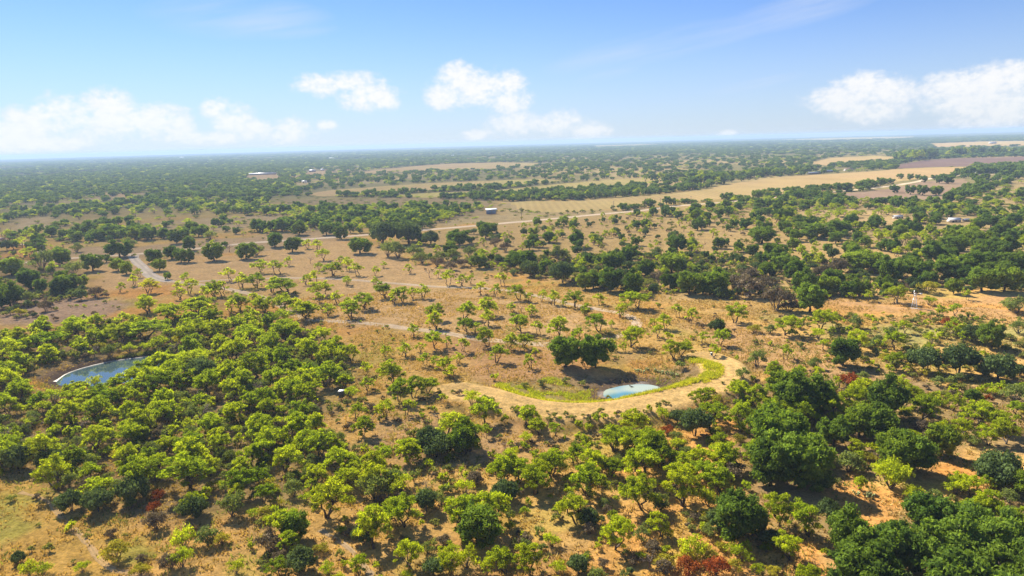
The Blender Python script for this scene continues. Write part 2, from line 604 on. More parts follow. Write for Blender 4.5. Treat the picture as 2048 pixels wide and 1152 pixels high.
# ------------------------------------------------------------------ land cover
GRASS = (0.55, 0.335, 0.10)
ORANGE = (0.56, 0.28, 0.075)
PINK = (0.55, 0.345, 0.145)
OLIVE = (0.38, 0.315, 0.06)
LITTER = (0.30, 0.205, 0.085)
SAND = (0.62, 0.41, 0.15)
MUD = (0.15, 0.10, 0.06)
MUDPALE = (0.36, 0.29, 0.23)
PLOW = (0.20, 0.125, 0.10)
CANOPY = (0.085, 0.12, 0.04)
FIELDTAN = (0.52, 0.38, 0.13)
FIELDPINK = (0.53, 0.335, 0.15)
FIELDGREEN = (0.46, 0.38, 0.10)

# painted patches of soil: (pixel polygon, colour, edge softness in metres)
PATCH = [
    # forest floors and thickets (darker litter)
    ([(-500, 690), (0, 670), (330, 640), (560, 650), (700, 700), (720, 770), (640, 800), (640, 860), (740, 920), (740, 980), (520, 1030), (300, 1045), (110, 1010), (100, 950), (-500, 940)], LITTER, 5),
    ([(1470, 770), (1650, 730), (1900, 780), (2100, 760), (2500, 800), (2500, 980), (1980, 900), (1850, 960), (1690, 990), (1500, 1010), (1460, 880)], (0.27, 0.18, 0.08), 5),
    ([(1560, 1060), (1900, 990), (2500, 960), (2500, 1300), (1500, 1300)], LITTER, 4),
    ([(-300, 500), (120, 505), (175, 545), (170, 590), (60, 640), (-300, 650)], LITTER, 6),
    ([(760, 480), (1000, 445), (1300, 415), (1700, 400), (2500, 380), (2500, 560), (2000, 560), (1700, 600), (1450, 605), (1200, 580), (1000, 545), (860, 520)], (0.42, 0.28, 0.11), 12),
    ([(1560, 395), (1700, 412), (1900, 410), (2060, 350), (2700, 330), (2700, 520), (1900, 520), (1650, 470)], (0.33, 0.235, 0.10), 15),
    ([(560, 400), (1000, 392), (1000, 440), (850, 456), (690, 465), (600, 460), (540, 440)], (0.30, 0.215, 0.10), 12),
    # bare pinkish and orange earth
    ([(160, 540), (300, 520), (480, 510), (680, 480), (760, 490), (850, 530), (1000, 560), (900, 575), (560, 565), (340, 590), (200, 590)], PINK, 10),
    ([(560, 575), (760, 560), (960, 580), (1200, 630), (1260, 655), (1100, 690), (880, 672), (700, 650), (590, 625)], PINK, 8),
    ([(0, 600), (110, 590), (240, 600), (220, 640), (100, 650), (-100, 655)], (0.42, 0.27, 0.16), 6),
    ([(220, 580), (360, 568), (350, 590), (240, 600)], ORANGE, 5),
    ([(20, 490), (70, 490), (90, 520), (20, 520)], ORANGE, 5),
    ([(940, 660), (1100, 690), (1140, 740), (1000, 770), (900, 745), (880, 700)], (0.46, 0.26, 0.11), 8),
    ([(1640, 600), (1760, 604), (2000, 590), (2060, 605), (2050, 640), (1860, 640), (1700, 625)], (0.48, 0.27, 0.105), 6),
    ([(1780, 612), (2010, 608), (2030, 622), (1800, 622)], ORANGE, 4),
    ([(1380, 640), (1640, 680), (1720, 760), (1620, 740), (1500, 740), (1400, 700)], (0.49, 0.29, 0.12), 8),
    ([(1700, 955), (1790, 1000), (1800, 1080), (1740, 1100), (1690, 1040), (1660, 990)], ORANGE, 2.5),
    ([(1840, 915), (1960, 925), (1940, 970), (1850, 960)], (0.50, 0.23, 0.055), 2.5),
    ([(1370, 860), (1480, 830), (1490, 890), (1400, 930)], ORANGE, 2.5),
    ([(1590, 1080), (1660, 1090), (1650, 1160), (1560, 1160)], ORANGE, 2.0),
    ([(760, 830), (1000, 850), (1130, 880), (1050, 940), (850, 960), (740, 930)], (0.44, 0.27, 0.115), 5),
    # yellow-green weeds
    ([(-100, 950), (100, 960), (120, 1030), (300, 1060), (340, 1120), (200, 1160), (-100, 1200)], (0.54, 0.33, 0.075), 3),
    ([(-60, 990), (50, 985), (90, 1060), (30, 1090), (-60, 1080)], OLIVE, 4),
    ([(200, 1090), (280, 1085), (300, 1120), (230, 1130)], OLIVE, 2.5),
    ([(1560, 640), (1900, 650), (2060, 660), (2060, 700), (1700, 690)], (0.33, 0.29, 0.09), 8),
    # hollow of the stock pond
    ([(985, 772), (1090, 752), (1180, 745), (1320, 740), (1385, 728), (1420, 745), (1380, 770), (1300, 790), (1200, 802), (1100, 800)], (0.30, 0.20, 0.095), 2.5),
    ([(990, 772), (1080, 758), (1160, 768), (1180, 795), (1110, 800), (1030, 788)], (0.33, 0.25, 0.08), 3),
    # by the long pond
    ([(40, 765), (110, 735), (200, 715), (300, 705), (330, 712), (220, 722), (130, 748), (110, 770), (60, 778)], (0.22, 0.14, 0.09), 2.5),
    ([(45, 762), (105, 758), (110, 775), (55, 780)], ORANGE, 1.5),
    # far pale clearings
    ([(190, 388), (260, 385), (340, 387), (300, 400), (200, 403)], FIELDPINK, 30),
    ([(480, 352), (600, 347), (640, 350), (590, 357), (500, 358)], FIELDPINK, 40),
    ([(600, 345), (660, 339), (720, 337), (700, 343), (640, 349)], FIELDPINK, 40),
    ([(20, 440), (90, 432), (130, 445), (80, 462), (20, 462)], (0.43, 0.30, 0.14), 14),
    ([(240, 445), (560, 430), (600, 440), (480, 468), (300, 470)], (0.40, 0.28, 0.13), 20),
    ([(90, 500), (270, 495), (420, 480), (560, 470), (700, 462), (700, 478), (520, 500), (300, 520), (150, 530)], (0.42, 0.28, 0.14), 12),
    ([(1010, 402), (1060, 410), (1240, 424), (1100, 440), (960, 446), (860, 452), (900, 438), (1000, 430)], (0.40, 0.29, 0.13), 12),
    ([(1590, 425), (1700, 418), (1800, 425), (1800, 446), (1660, 448), (1600, 440)], (0.46, 0.31, 0.13), 10),
]
PATCH_W = [(poly_at(p), np.array(c), s) for p, c, s in PATCH]

# fields: own sheets (pixel outline, colour)
FIELDS = [
    ('tan_field', [(1012, 404), (1150, 402), (1290, 392), (1400, 382), (1425, 374), (1480, 364), (1560, 355), (1640, 349), (1740, 343), (1800, 338), (1860, 335), (1935, 333.5), (1930, 342), (1880, 352), (1750, 370), (1640, 382), (1480, 396), (1350, 407), (1240, 417), (1130, 426), (1040, 422)], FIELDTAN, FIELDPINK),
    ('middle_field', [(770, 391), (870, 385.5), (1000, 380), (1130, 367), (1250, 358), (1312, 355.5), (1322, 362), (1280, 371), (1200, 377), (1060, 385), (960, 390), (850, 396)], FIELDGREEN, FIELDTAN),
    ('pinkish_field', [(612, 388), (660, 380.5), (760, 373), (860, 366.5), (960, 362), (1080, 358), (1130, 361), (1000, 373), (900, 379), (820, 384), (720, 390), (640, 393)], FIELDPINK, FIELDGREEN),
    ('far_brown_field', [(690, 349), (770, 338), (840, 331.5), (900, 327.5), (1000, 324.5), (1060, 326), (1120, 330), (1000, 336), (900, 341), (760, 346)], FIELDPINK, FIELDTAN),
    ('ploughed_field', [(1780, 333), (1840, 322), (1900, 317), (2150, 311), (2150, 322), (2050, 330), (1960, 332.5), (1870, 334), (1800, 337)], PLOW, (0.25, 0.16, 0.115)),
    ('brown_pasture', [(1640, 390), (1740, 382), (1790, 376), (1840, 364), (1930, 357), (1945, 370), (1900, 386), (1880, 405), (1800, 408), (1700, 402)], (0.32, 0.205, 0.135), (0.36, 0.25, 0.14)),
    ('far_tan_field', [(1620, 326), (1660, 316), (1750, 311.5), (1790, 314), (1770, 323), (1650, 331)], FIELDPINK, FIELDTAN),
    ('horizon_field', [(1860, 287), (1960, 283), (2100, 281), (2100, 290), (1960, 293), (1870, 294)], FIELDPINK, FIELDTAN),
    ('distant_strip_field', [(1170, 291.5), (1280, 288.5), (1340, 288), (1300, 291), (1200, 294)], FIELDGREEN, FIELDTAN),
    ('eastern_strip_field', [(1560, 279.5), (1700, 275), (1830, 273), (1810, 277), (1640, 281)], FIELDGREEN, FIELDTAN),
]
FIELD_W = [(n, poly_at(p), np.array(a), np.array(b)) for n, p, a, b in FIELDS]


def cover(x, y):
    """base colour of the soil at every point"""
    r = np.hypot(x, y)
    n = x.shape[0]
    c = np.empty((n, 3))
    k = fbm(x / 26.0, y / 26.0, 40, 4)[:, None]
    k2 = fbm(x / 9.0 + 7, y / 9.0, 50, 3)[:, None]
    k3 = fbm(x / 13.0 - 3, y / 13.0 + 5, 60, 3)[:, None]
    c[:] = np.array(GRASS)
    c += (np.array(ORANGE) - c) * sstep(0.50, 0.68, k) * 0.75
    c += (np.array(OLIVE) - c) * sstep(0.52, 0.70, k2) * 0.45
    c += (np.array(LITTER) - c) * sstep(0.55, 0.72, k3) * 0.5
    # distant land: brushy floor, then canopy seen edge on
    far = sstep(380, 900, r)[:, None]
    fk = fbm(x / 140.0, y / 300.0, 70, 3)[:, None]
    farc = np.array((0.25, 0.21, 0.08)) + (np.array((0.46, 0.33, 0.13)) - np.array((0.25, 0.21, 0.08))) * sstep(0.48, 0.66, fk)
    c += (farc - c) * far
    vf = sstep(1500, 3200, r)[:, None]
    vk = fbm(x / 700.0, y / 1300.0, 80, 4)[:, None]
    vc = np.array(CANOPY) + (np.array((0.24, 0.21, 0.08)) - np.array(CANOPY)) * sstep(0.54, 0.66, vk)
    vc = vc + (np.array((0.11, 0.14, 0.045)) - vc) * sstep(6000, 10500, r)[:, None]
    c += (vc - c) * vf
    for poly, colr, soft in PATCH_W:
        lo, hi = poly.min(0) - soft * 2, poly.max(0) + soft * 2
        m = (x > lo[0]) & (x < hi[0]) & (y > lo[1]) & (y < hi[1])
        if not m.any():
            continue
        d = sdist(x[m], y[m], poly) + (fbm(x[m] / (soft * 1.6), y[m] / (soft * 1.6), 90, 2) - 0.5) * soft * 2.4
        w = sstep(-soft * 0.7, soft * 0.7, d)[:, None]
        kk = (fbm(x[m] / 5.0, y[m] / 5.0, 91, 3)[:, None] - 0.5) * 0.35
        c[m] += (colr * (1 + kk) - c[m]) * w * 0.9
    # dam top and pond margins
    m = r < 330
    xm, ym = x[m], y[m]
    cm = c[m]
    dc = seg_dist(xm, ym, crest_c)
    wob = (fbm(xm / 3.0, ym / 3.0, 95, 3) - 0.5) * 1.6
    w = (1 - sstep(5.0, 5.9, dc + wob))[:, None]
    cm += (np.array(SAND) * (0.93 + 0.14 * fbm(xm / 2.0, ym / 2.0, 97, 3)[:, None]) - cm) * w
    rut = np.exp(-((np.abs(dc - 0.2 + 0.5 * wob) - 1.5) / 0.5) ** 2)[:, None] * w
    cm *= 1 - 0.16 * rut * fbm(xm / 4.0, ym / 4.0, 98, 2)[:, None] * 1.6
    edge = (np.exp(-((dc + wob - 7.2) / 1.3) ** 2))[:, None]
    cm += (np.array((0.20, 0.14, 0.05)) - cm) * edge * 0.8 * sstep(0.3, 0.55, fbm(xm / 3.0, ym / 3.0, 96, 2))[:, None]
    s1 = -sdist(xm, ym, water1)
    inb = sdist(xm, ym, poly_at([(985, 772), (1090, 748), (1180, 738), (1320, 734), (1395, 722), (1440, 745), (1380, 778), (1300, 798), (1200, 810), (1100, 808)]))
    w = ((1 - sstep(1.5, 7.0, s1 + wob)) * sstep(-1, 1, inb))[:, None]
    cm += (np.array(MUD) - cm) * w
    w = (1 - sstep(0.4, 1.8, s1 + wob * 0.8))[:, None] * sstep(0.35, 0.6, fbm(xm / 5, ym / 5, 99, 2))[:, None]
    cm += (np.array(MUDPALE) - cm) * w
    s2 = -sdist(xm, ym, water2)
    w = (1 - sstep(1.2, 5.0, s2 + wob))[:, None]
    cm += (np.array((0.13, 0.085, 0.055)) - cm) * w
    c[m] = cm
    return np.clip(c, 0.01, 0.9)


# ------------------------------------------------------------------ ground: one sheet out to the horizon
RMAX = 13000.0
phi_in = np.arange(R(37.0), 0.0135, -0.0012)
phi_far = np.linspace(0.0135, CAM_H / RMAX, 14)[1:]
phi = np.concatenate([np.linspace(R(88), R(37), 42)[:-1], phi_in, phi_far])
rad = CAM_H / np.tan(phi)
a_in = np.arange(-0.80, 0.8001, 0.0026)
a_l = np.linspace(-math.pi, -0.80, 40)[:-1]
ang = np.concatenate([a_l, a_in, -a_l[::-1][:-1]])
A, RR = np.meshgrid(ang, rad)
gx, gy = (RR * np.sin(A)).ravel(), (RR * np.cos(A)).ravel()
gz = height(gx, gy)
NR, NA = RR.shape
idx = np.arange(NR * NA).reshape(NR, NA)
nxt = np.roll(idx, -1, axis=1)
quads = np.stack([idx[:-1], idx[1:], nxt[1:], nxt[:-1]], -1).reshape(-1, 4)
gv = np.concatenate([np.stack([gx, gy, gz], 1), [[0, 0, hz(0, 0)]]])
tris = np.stack([np.full(NA, NR * NA), idx[0], nxt[0]], 1)
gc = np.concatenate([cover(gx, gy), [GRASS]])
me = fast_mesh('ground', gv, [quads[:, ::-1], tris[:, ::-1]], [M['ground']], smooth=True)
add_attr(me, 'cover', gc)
ground = bpy.data.objects.new('ground', me)
col.objects.link(ground)
tag(ground, 'dry tan and orange ranch land reaching to the horizon', kind='structure')
# make sure the sheet faces up
if me.polygons[1000].normal.z < 0:
    me.flip_normals()


def sheet(name, poly, lift, mat, colfn, step, label):
    """a sheet following the ground inside a polygon, clipped to a wavering outline"""
    lo, hi = poly.min(0), poly.max(0)
    nx, ny = max(2, int((hi[0] - lo[0]) / step[0])), max(2, int((hi[1] - lo[1]) / step[1]))
    nx, ny = min(nx, 160), min(ny, 160)
    X, Y = np.meshgrid(np.linspace(lo[0], hi[0], nx + 1), np.linspace(lo[1], hi[1], ny + 1))
    x, y = X.ravel(), Y.ravel()
    ok = (sdist(x, y, poly) + (fbm(x / (step[0] * 5), y / (step[1] * 5), 33, 2) - 0.5) * step[1] * 2) > 0
    ii = np.arange(len(x)).reshape(X.shape)
    q = np.stack([ii[:-1, :-1], ii[:-1, 1:], ii[1:, 1:], ii[1:, :-1]], -1).reshape(-1, 4)
    q = q[ok[q].sum(1) >= 3]
    me = fast_mesh(name, np.stack([x, y, height(x, y) + lift], 1), q, [mat])
    add_attr(me, 'cover', colfn(x, y))
    o = bpy.data.objects.new(name, me)
    col.objects.link(o)
    return tag(o, label, kind='structure')


FLAB = {'tan_field': 'wide tan hay field beyond the dirt road', 'middle_field': 'narrow greenish field between two hedgerows',
        'pinkish_field': 'pinkish brown field strip behind the thin hedge', 'far_brown_field': 'far brown clearing below the blue woods',
        'ploughed_field': 'dark purplish ploughed field at the far right', 'brown_pasture': 'brown pasture under the row of road oaks',
        'far_tan_field': 'pale far field behind the long barn', 'horizon_field': 'pale pinkish field near the horizon on the right',
        'distant_strip_field': 'thin pale field strip at the middle of the horizon', 'eastern_strip_field': 'thin pale field strip at the right of the horizon'}
for n_, poly, ca, cb in FIELD_W:
    ext = poly.max(0) - poly.min(0)

    def fc(x, y, ca=ca, cb=cb, ext=ext, poly=poly):
        k = np.clip((x - poly[:, 0].min()) / ext[0], 0, 1) * 0.6 + 0.9 * (fbm(x / (ext[0] / 6), y / (ext[1] / 9), 44, 4) - 0.5) + 0.2
        return np.clip(ca + (cb - ca) * np.clip(k, 0, 1)[:, None], 0, 1) * (0.86 + 0.28 * fbm(x / 30, y / 60, 45, 3))[:, None]
    sheet(n_, poly, 0.08, M['field'], fc, (max(3.0, ext[0] / 150), max(3.0, ext[1] / 150)), FLAB[n_])

# ------------------------------------------------------------------ roads and tracks
ROADC = np.array((0.70, 0.53, 0.34))
TRACKC = np.array((0.62, 0.46, 0.28))


def road(name, pts, width, colr, label, lift=0.05, edge=0.35):
    x, y, z = at_ground([p[0] for p in pts], [p[1] for p in pts])
    line = smooth_line(np.stack([x, y], 1), 14)
    d = np.gradient(line, axis=0)
    d /= np.linalg.norm(d, axis=1, keepdims=True) + 1e-9
    nrm = np.stack([-d[:, 1], d[:, 0]], 1)
    L = np.concatenate([[0], np.cumsum(np.linalg.norm(np.diff(line, axis=0), axis=1))])
    offs = np.array([-0.5, -0.42, -0.2, 0, 0.2, 0.42, 0.5])
    vs, cs = [], []
    for k, o in enumerate(offs):
        ww = width * o + (edge * width * (fbm(L / (width * 2.5), np.full_like(L, k * 0.0 + (9 if o > 0 else 3)), 71, 3) - 0.5) if abs(o) > 0.4 else 0)
        p = line + nrm * np.asarray(ww)[..., None] if np.ndim(ww) else line + nrm * ww
        zz = height(p[:, 0], p[:, 1]) + lift - (0.045 if abs(o) == 0.5 else 0.0)
        vs.append(np.stack([p[:, 0], p[:, 1], zz], 1))
        rut = 1.08 if abs(o) == 0.2 else (0.86 if o == 0 else 0.95)
        cs.append(colr[None, :] * (rut * (0.8 + 0.4 * fbm(L / 6.0, np.full_like(L, o * 4.0), 72, 3)))[:, None])
    n, m = len(offs), len(line)
    v = np.stack(vs, 0).reshape(-1, 3)
    ii = np.arange(n * m).reshape(n, m)
    q = np.stack([ii[:-1, :-1], ii[:-1, 1:], ii[1:, 1:], ii[1:, :-1]], -1).reshape(-1, 4)
    me = fast_mesh(name, v, q, [M['road']], smooth=True)
    add_attr(me, 'cover', np.stack(cs, 0).reshape(-1, 3))
    if me.polygons[0].normal.z < 0:
        me.flip_normals()
    o = bpy.data.objects.new(name, me)
    col.objects.link(o)
    tag(o, label, kind='structure')
    return line


MAIN = [(-120, 545), (20, 529), (90, 521), (150, 516), (273, 508), (403, 496), (502, 486), (600, 479), (700, 472), (850, 460), (1000, 447), (1100, 438), (1200, 428.5), (1290, 420), (1348, 412.5), (1451, 404), (1560, 395), (1640, 386), (1748, 376), (1820, 366), (1878, 354), (1960, 349.5), (2050, 348), (2180, 346)]
main_line = road('dirt_road', MAIN, 7.5, ROADC, 'long pale dirt road crossing the whole view')
road('driveway', [(266, 511), (272, 522), (287, 535), (306, 553), (338, 563)], 5.5, np.array((0.62, 0.50, 0.36)), 'grey gravel driveway curving down from the dirt road')
road('ranch_track', [(338, 563), (376, 564), (440, 560), (513, 557), (600, 556), (690, 559), (782, 566), (865, 573), (943, 575.5), (1008, 580), (1056, 588), (1124, 604), (1193, 618), (1240, 627), (1266, 637), (1275, 650), (1262, 664), (1238, 674), (1205, 680), (1150, 686), (1090, 689), (1030, 684), (953, 677), (878, 665), (800, 655), (714, 645), (632, 641), (598, 634), (574, 617), (550, 603), (500, 588), (430, 573), (360, 565)], 3.4, TRACKC, 'winding two-rut track looping through the mesquites', edge=0.5)
road('farm_lane', [(40, 485), (68, 493), (82, 504), (96, 516)], 6.0, ROADC, 'short pale lane beside the utility poles')
road('sandy_track', [(1640, 602), (1700, 606), (1780, 616), (1860, 618), (1940, 616), (2030, 624), (2150, 640)], 3.2, np.array((0.50, 0.29, 0.12)), 'orange sandy track passing the windmill', edge=0.6)
road('cattle_path', [(40, 985), (90, 1000), (130, 1040), (175, 1085), (200, 1120), (240, 1142), (300, 1150)], 0.9, np.array((0.58, 0.39, 0.17)), 'narrow bare cattle path at the bottom left', edge=0.7)
road('game_path', [(640, 1060), (690, 1090), (720, 1120), (750, 1160)], 1.0, np.array((0.52, 0.37, 0.20)), 'narrow bare path between the front shrubs', edge=0.7)

# ------------------------------------------------------------------ ponds
def water(name, poly, wl, mat, grow, label):
    c = poly.mean(0)
    p = smooth_line(poly, 2, True)
    d = p - c
    L = np.linalg.norm(d, axis=1, keepdims=True)
    p = c + d * (1 + grow / L)
    rings = [0.0, 0.35, 0.7, 1.0]
    v = [np.array([[c[0], c[1], wl]])]
    for k in rings[1:]:
        q = c + (p - c) * k
        v.append(np.stack([q[:, 0], q[:, 1], np.full(len(q), wl)], 1))
    n = len(p)
    tr = np.stack([np.zeros(n, int), 1 + np.arange(n), 1 + (np.arange(n) + 1) % n], 1)
    qs = []
    for k in range(2):
        a = 1 + k * n + np.arange(n)
        b = 1 + k * n + (np.arange(n) + 1) % n
        qs.append(np.stack([a, a + n, b + n, b], 1))
    me = fast_mesh(name, np.concatenate(v), [np.concatenate(qs), tr], [mat])
    if me.polygons[0].normal.z < 0:
        me.flip_normals()
    o = bpy.data.objects.new(name, me)
    col.objects.link(o)
    return tag(o, label, kind='structure')


water('pond_water', water1, WL1, M['milky'], 0.5, 'milky turquoise water of the small stock pond inside the dam')
water('pond_water', water2, WL2, M['clearwater'], 0.5, 'dark reflecting water of the long pond at the left')
# pale dried line along the far shore of the long pond
sh = smooth_line(poly_at([(112, 764), (131, 749.5), (156, 739.5), (185, 731.5), (221, 723.5), (256, 718.5), (297, 713.5), (330, 710.5)], WL2), 10)
d = np.gradient(sh, axis=0)
d /= np.linalg.norm(d, axis=1, keepdims=True)
nn = np.stack([-d[:, 1], d[:, 0]], 1)
wv = 0.02 + 0.12 * (fbm(np.arange(len(sh)) / 5.0, np.zeros(len(sh)), 3, 2) - 0.5) + 0.7 * np.exp(-np.arange(len(sh)) / 5.0)
e0, e1 = sh - nn * 0.1, sh + nn * wv[:, None]
e2 = sh + nn * (wv + 0.15)[:, None]
z0 = np.full(len(sh), WL2 - 0.02)
vv = np.concatenate([np.c_[e0, np.full(len(sh), WL2 + 0.03)], np.c_[e1, np.maximum(height(e1[:, 0], e1[:, 1]), WL2) + 0.10], np.c_[e2, height(e2[:, 0], e2[:, 1]) - 0.05]])
nS = len(sh)
ii = np.arange(nS - 1)
qq = np.concatenate([np.stack([ii, ii + 1, ii + 1 + nS, ii + nS], 1), np.stack([ii + nS, ii + 1 + nS, ii + 1 + 2 * nS, ii + 2 * nS], 1)])
o = bpy.data.objects.new('shore', fast_mesh('shore', vv, qq, [M['chalk']]))
col.objects.link(o)
tag(o, 'thin white dried waterline along the far shore of the long pond', kind='structure')

# ------------------------------------------------------------------ plants: one builder for each kind, several shapes of each
def rand_dirs(g, n):
    v = g.normal(size=(n, 3))
    return v / np.linalg.norm(v, axis=1, keepdims=True)


def cards(g, P, L, Wd, up=0.4, outward=None):
    n = len(P)
    nr = rand_dirs(g, n)
    nr[:, 2] += up
    if outward is not None:
        nr += outward * 0.7
    nr /= np.linalg.norm(nr, axis=1, keepdims=True)
    a = np.cross(nr, rand_dirs(g, n))
    a /= np.linalg.norm(a, axis=1, keepdims=True) + 1e-9
    b = np.cross(nr, a)
    L = (L * g.uniform(0.7, 1.35, n))[:, None]
    Wd = (Wd * g.uniform(0.7, 1.35, n))[:, None]
    v = np.stack([P - a * L * 0.62, P + b * Wd * 0.66 + a * L * 0.4, P - b * Wd * 0.66 + a * L * 0.34], 1).reshape(-1, 3)
    q = np.arange(n * 3).reshape(n, 3)
    return v, q


def lump(g, c, r, flat, nu=9, nv=6):
    """a small uneven closed lump inside a leaf clump, so that crowns are not hollow and stay dark inside"""
    u = np.linspace(0, 2 * math.pi, nu, endpoint=False)
    w = np.linspace(0.15, math.pi - 0.15, nv)
    Uu, Ww = np.meshgrid(u, w)
    k = g.uniform(0.75, 1.15, Uu.shape) * r
    v = np.stack([c[0] + k * np.sin(Ww) * np.cos(Uu), c[1] + k * np.sin(Ww) * np.sin(Uu), c[2] + k * np.cos(Ww) * flat], -1).reshape(-1, 3)
    i = np.arange(nu * nv).reshape(nv, nu)
    j = np.roll(i, -1, axis=1)
    q = np.stack([i[:-1], i[1:], j[1:], j[:-1]], -1).reshape(-1, 4)
    q = np.concatenate([q, [[i[0, 0], i[0, 2], i[0, 4], i[0, 6]]], [[i[-1, 6], i[-1, 4], i[-1, 2], i[-1, 0]]]])
    return v, q


def crown_mesh(name, g, clumps, n_cards, L, Wd, mat, flat=0.7, up=0.4, shell=0.55, core=0.0, low_cut=None):
    """clumps: (x, y, z, r)"""
    clumps = np.asarray(clumps, float)
    wts = clumps[:, 3] ** 2
    wts /= wts.sum()
    ci = g.choice(len(clumps), n_cards, p=wts)
    d = rand_dirs(g, n_cards)
    d[:, 2] = np.where(d[:, 2] < -0.25, -d[:, 2] * 0.6, d[:, 2])
    rr = (shell + (1 - shell) * g.uniform(0, 1, n_cards) ** 0.7) * g.uniform(0.85, 1.12, n_cards)
    P = clumps[ci, :3] + d * (rr * clumps[ci, 3])[:, None] * np.array([1, 1, flat])
    if low_cut is not None:
        P[:, 2] = np.maximum(P[:, 2], low_cut + 0.1 * g.uniform(0, 1, n_cards))
    v, q = cards(g, P, L, Wd, up, d)
    tc_ = g.uniform(0, 1, len(clumps))
    tint = np.repeat(np.clip(0.5 * tc_[ci] + 0.5 * g.uniform(0, 1, n_cards), 0, 1), 3)
    if core:
        vs, qs, ts, n = [v], [], [tint], len(v)
        for k, c in enumerate(clumps):
            lv, lq = lump(g, c[:3], c[3] * core, flat)
            if low_cut is not None:
                lv[:, 2] = np.maximum(lv[:, 2], low_cut)
            vs.append(lv)
            qs.append(lq + n)
            ts.append(np.full(len(lv), tc_[k] * 0.5))  # core tint halved: the crown's inner shade is put into its colour
            n += len(lv)
        v, q, tint = np.concatenate(vs), [q, np.concatenate(qs)], np.concatenate(ts)
    me = fast_mesh(name, v, q, [mat])
    add_attr(me, 'tint', tint, 'FLOAT')
    return me


def crooked(g, a, b, n=4, amp=0.12):
    a, b = np.asarray(a, float), np.asarray(b, float)
    L = np.linalg.norm(b - a)
    p = [a]
    for k in range(1, n):
        p.append(a + (b - a) * k / n + g.normal(size=3) * amp * L * 0.5 + np.array([0, 0, L * 0.06 * math.sin(math.pi * k / n)]))
    p.append(b)
    return p


def wood_mesh(name, mb, mat):
    me = mb.mesh(name, [mat])
    add_attr(me, 'tint', np.full(len(me.vertices), 0.4), 'FLOAT')
    return me


def mesquite(seed, lo=False):
    g = np.random.default_rng(100 + seed)
    Wd, Hh = 5.2, 4.2 + g.uniform(-0.5, 0.5)
    lean = g.normal(size=2) * 0.35
    nt = 13 if lo else 42
    tips = []
    for k in range(nt):
        a = k * 2.399 + g.uniform(-0.5, 0.5)
        r = Wd / 2 * 0.80 * math.sqrt((k + 0.6) / nt) * g.uniform(0.68, 1.2)
        z = Hh * (0.82 - 0.38 * (r / (Wd / 2)) ** 2 + g.uniform(-0.30, 0.08))
        tips.append([r * math.cos(a) + lean[0], r * math.sin(a) + lean[1], z])
    tips = np.array(tips)
    cl = np.c_[tips, g.uniform(0.30, 0.74, nt) * (1.5 if lo else 1.0)]
    if lo:
        crown = crown_mesh('crown', g, cl, 460, 0.56, 0.27, M['mesq'], 0.8, 0.45, 0.05)
    else:
        crown = crown_mesh('crown', g, cl, 3500, 0.38, 0.095, M['mesq'], 0.8, 0.45, 0.05)
    mb = MB()
    ns = g.integers(2, 4)
    stems = []
    for k in range(ns):
        a = k * 2 * math.pi / ns + g.uniform(-0.6, 0.6)
        top = np.array([math.cos(a) * Wd * 0.17 + lean[0] * 0.6, math.sin(a) * Wd * 0.17 + lean[1] * 0.6, Hh * g.uniform(0.38, 0.5)])
        b = np.array([math.cos(a) * 0.12, math.sin(a) * 0.12, -0.25])
        pts = crooked(g, b, top, 4, 0.16)
        mb.tube(pts, [0.17, 0.14, 0.12, 0.10, 0.085], 4 if lo else 5)
        stems.append(top)
    stems = np.array(stems)
    for tpt in tips[::2]:
        s = stems[np.argmin(np.linalg.norm(stems[:, :2] - tpt[:2], axis=1))]
        mb.tube(crooked(g, s, tpt + [0, 0, 0.1], 3, 0.16), [0.08, 0.06, 0.042, 0.02], 3 if lo else 4)
    return dict(trunk=wood_mesh('trunk', mb, M['bark']), crown=crown, W=Wd, H=Hh + 0.2)


def oak(seed, lo=False):
    g = np.random.default_rng(300 + seed)
    Wd, Hh = 8.0, 6.2 + g.uniform(-0.5, 0.6)
    nt = 11 if lo else 34
    ph0, ph1 = g.uniform(0, 6.28, 2)
    cl = []
    for k in range(nt):
        u = (k + 0.5) / nt
        z = 0.95 - 1.62 * u
        a = k * 2.399 + g.uniform(-0.3, 0.3)
        r = math.sqrt(max(0.0, 1 - z * z)) * (1.0 if z > -0.15 else 0.92)
        k1 = g.uniform(0.72, 1.12) * (1 + 0.20 * math.sin(2 * a + ph0) + 0.10 * math.sin(3 * a + ph1))
        cl.append([r * math.cos(a) * Wd / 2 * 0.70 * k1, r * math.sin(a) * Wd / 2 * 0.70 * k1, Hh * 0.50 + z * Hh * 0.34 * k1, g.uniform(0.7, 1.5) * (1.25 if lo else 1.0)])
    cl.append([0, 0, Hh * 0.5, 1.9])
    for k in range(3 if lo else 7):
        a = g.uniform(0, 6.28)
        cl.append([math.cos(a) * Wd * 0.24, math.sin(a) * Wd * 0.24, Hh * g.uniform(0.14, 0.28), g.uniform(0.7, 1.1)])
    if lo:
        crown = crown_mesh('crown', g, cl, 420, 0.8, 0.6, M['oak'], 0.8, 0.35, 0.7, 0.74)
    else:
        crown = crown_mesh('crown', g, cl, 4800, 0.34, 0.26, M['oak'], 0.85, 0.35, 0.5, 0.62)
    mb = MB()
    top = np.array([g.normal() * 0.3, g.normal() * 0.3, Hh * 0.32])
    mb.tube(crooked(g, (0, 0, -0.3), top, 3, 0.08), [0.36, 0.28, 0.24, 0.2], 6)
    for c in cl[:: (3 if lo else 2)]:
        mb.tube(crooked(g, top, np.array(c[:3]), 3, 0.12), [0.18, 0.12, 0.08, 0.04], 4)
    return dict(trunk=wood_mesh('trunk', mb, M['bark']), crown=crown, W=Wd, H=Hh)


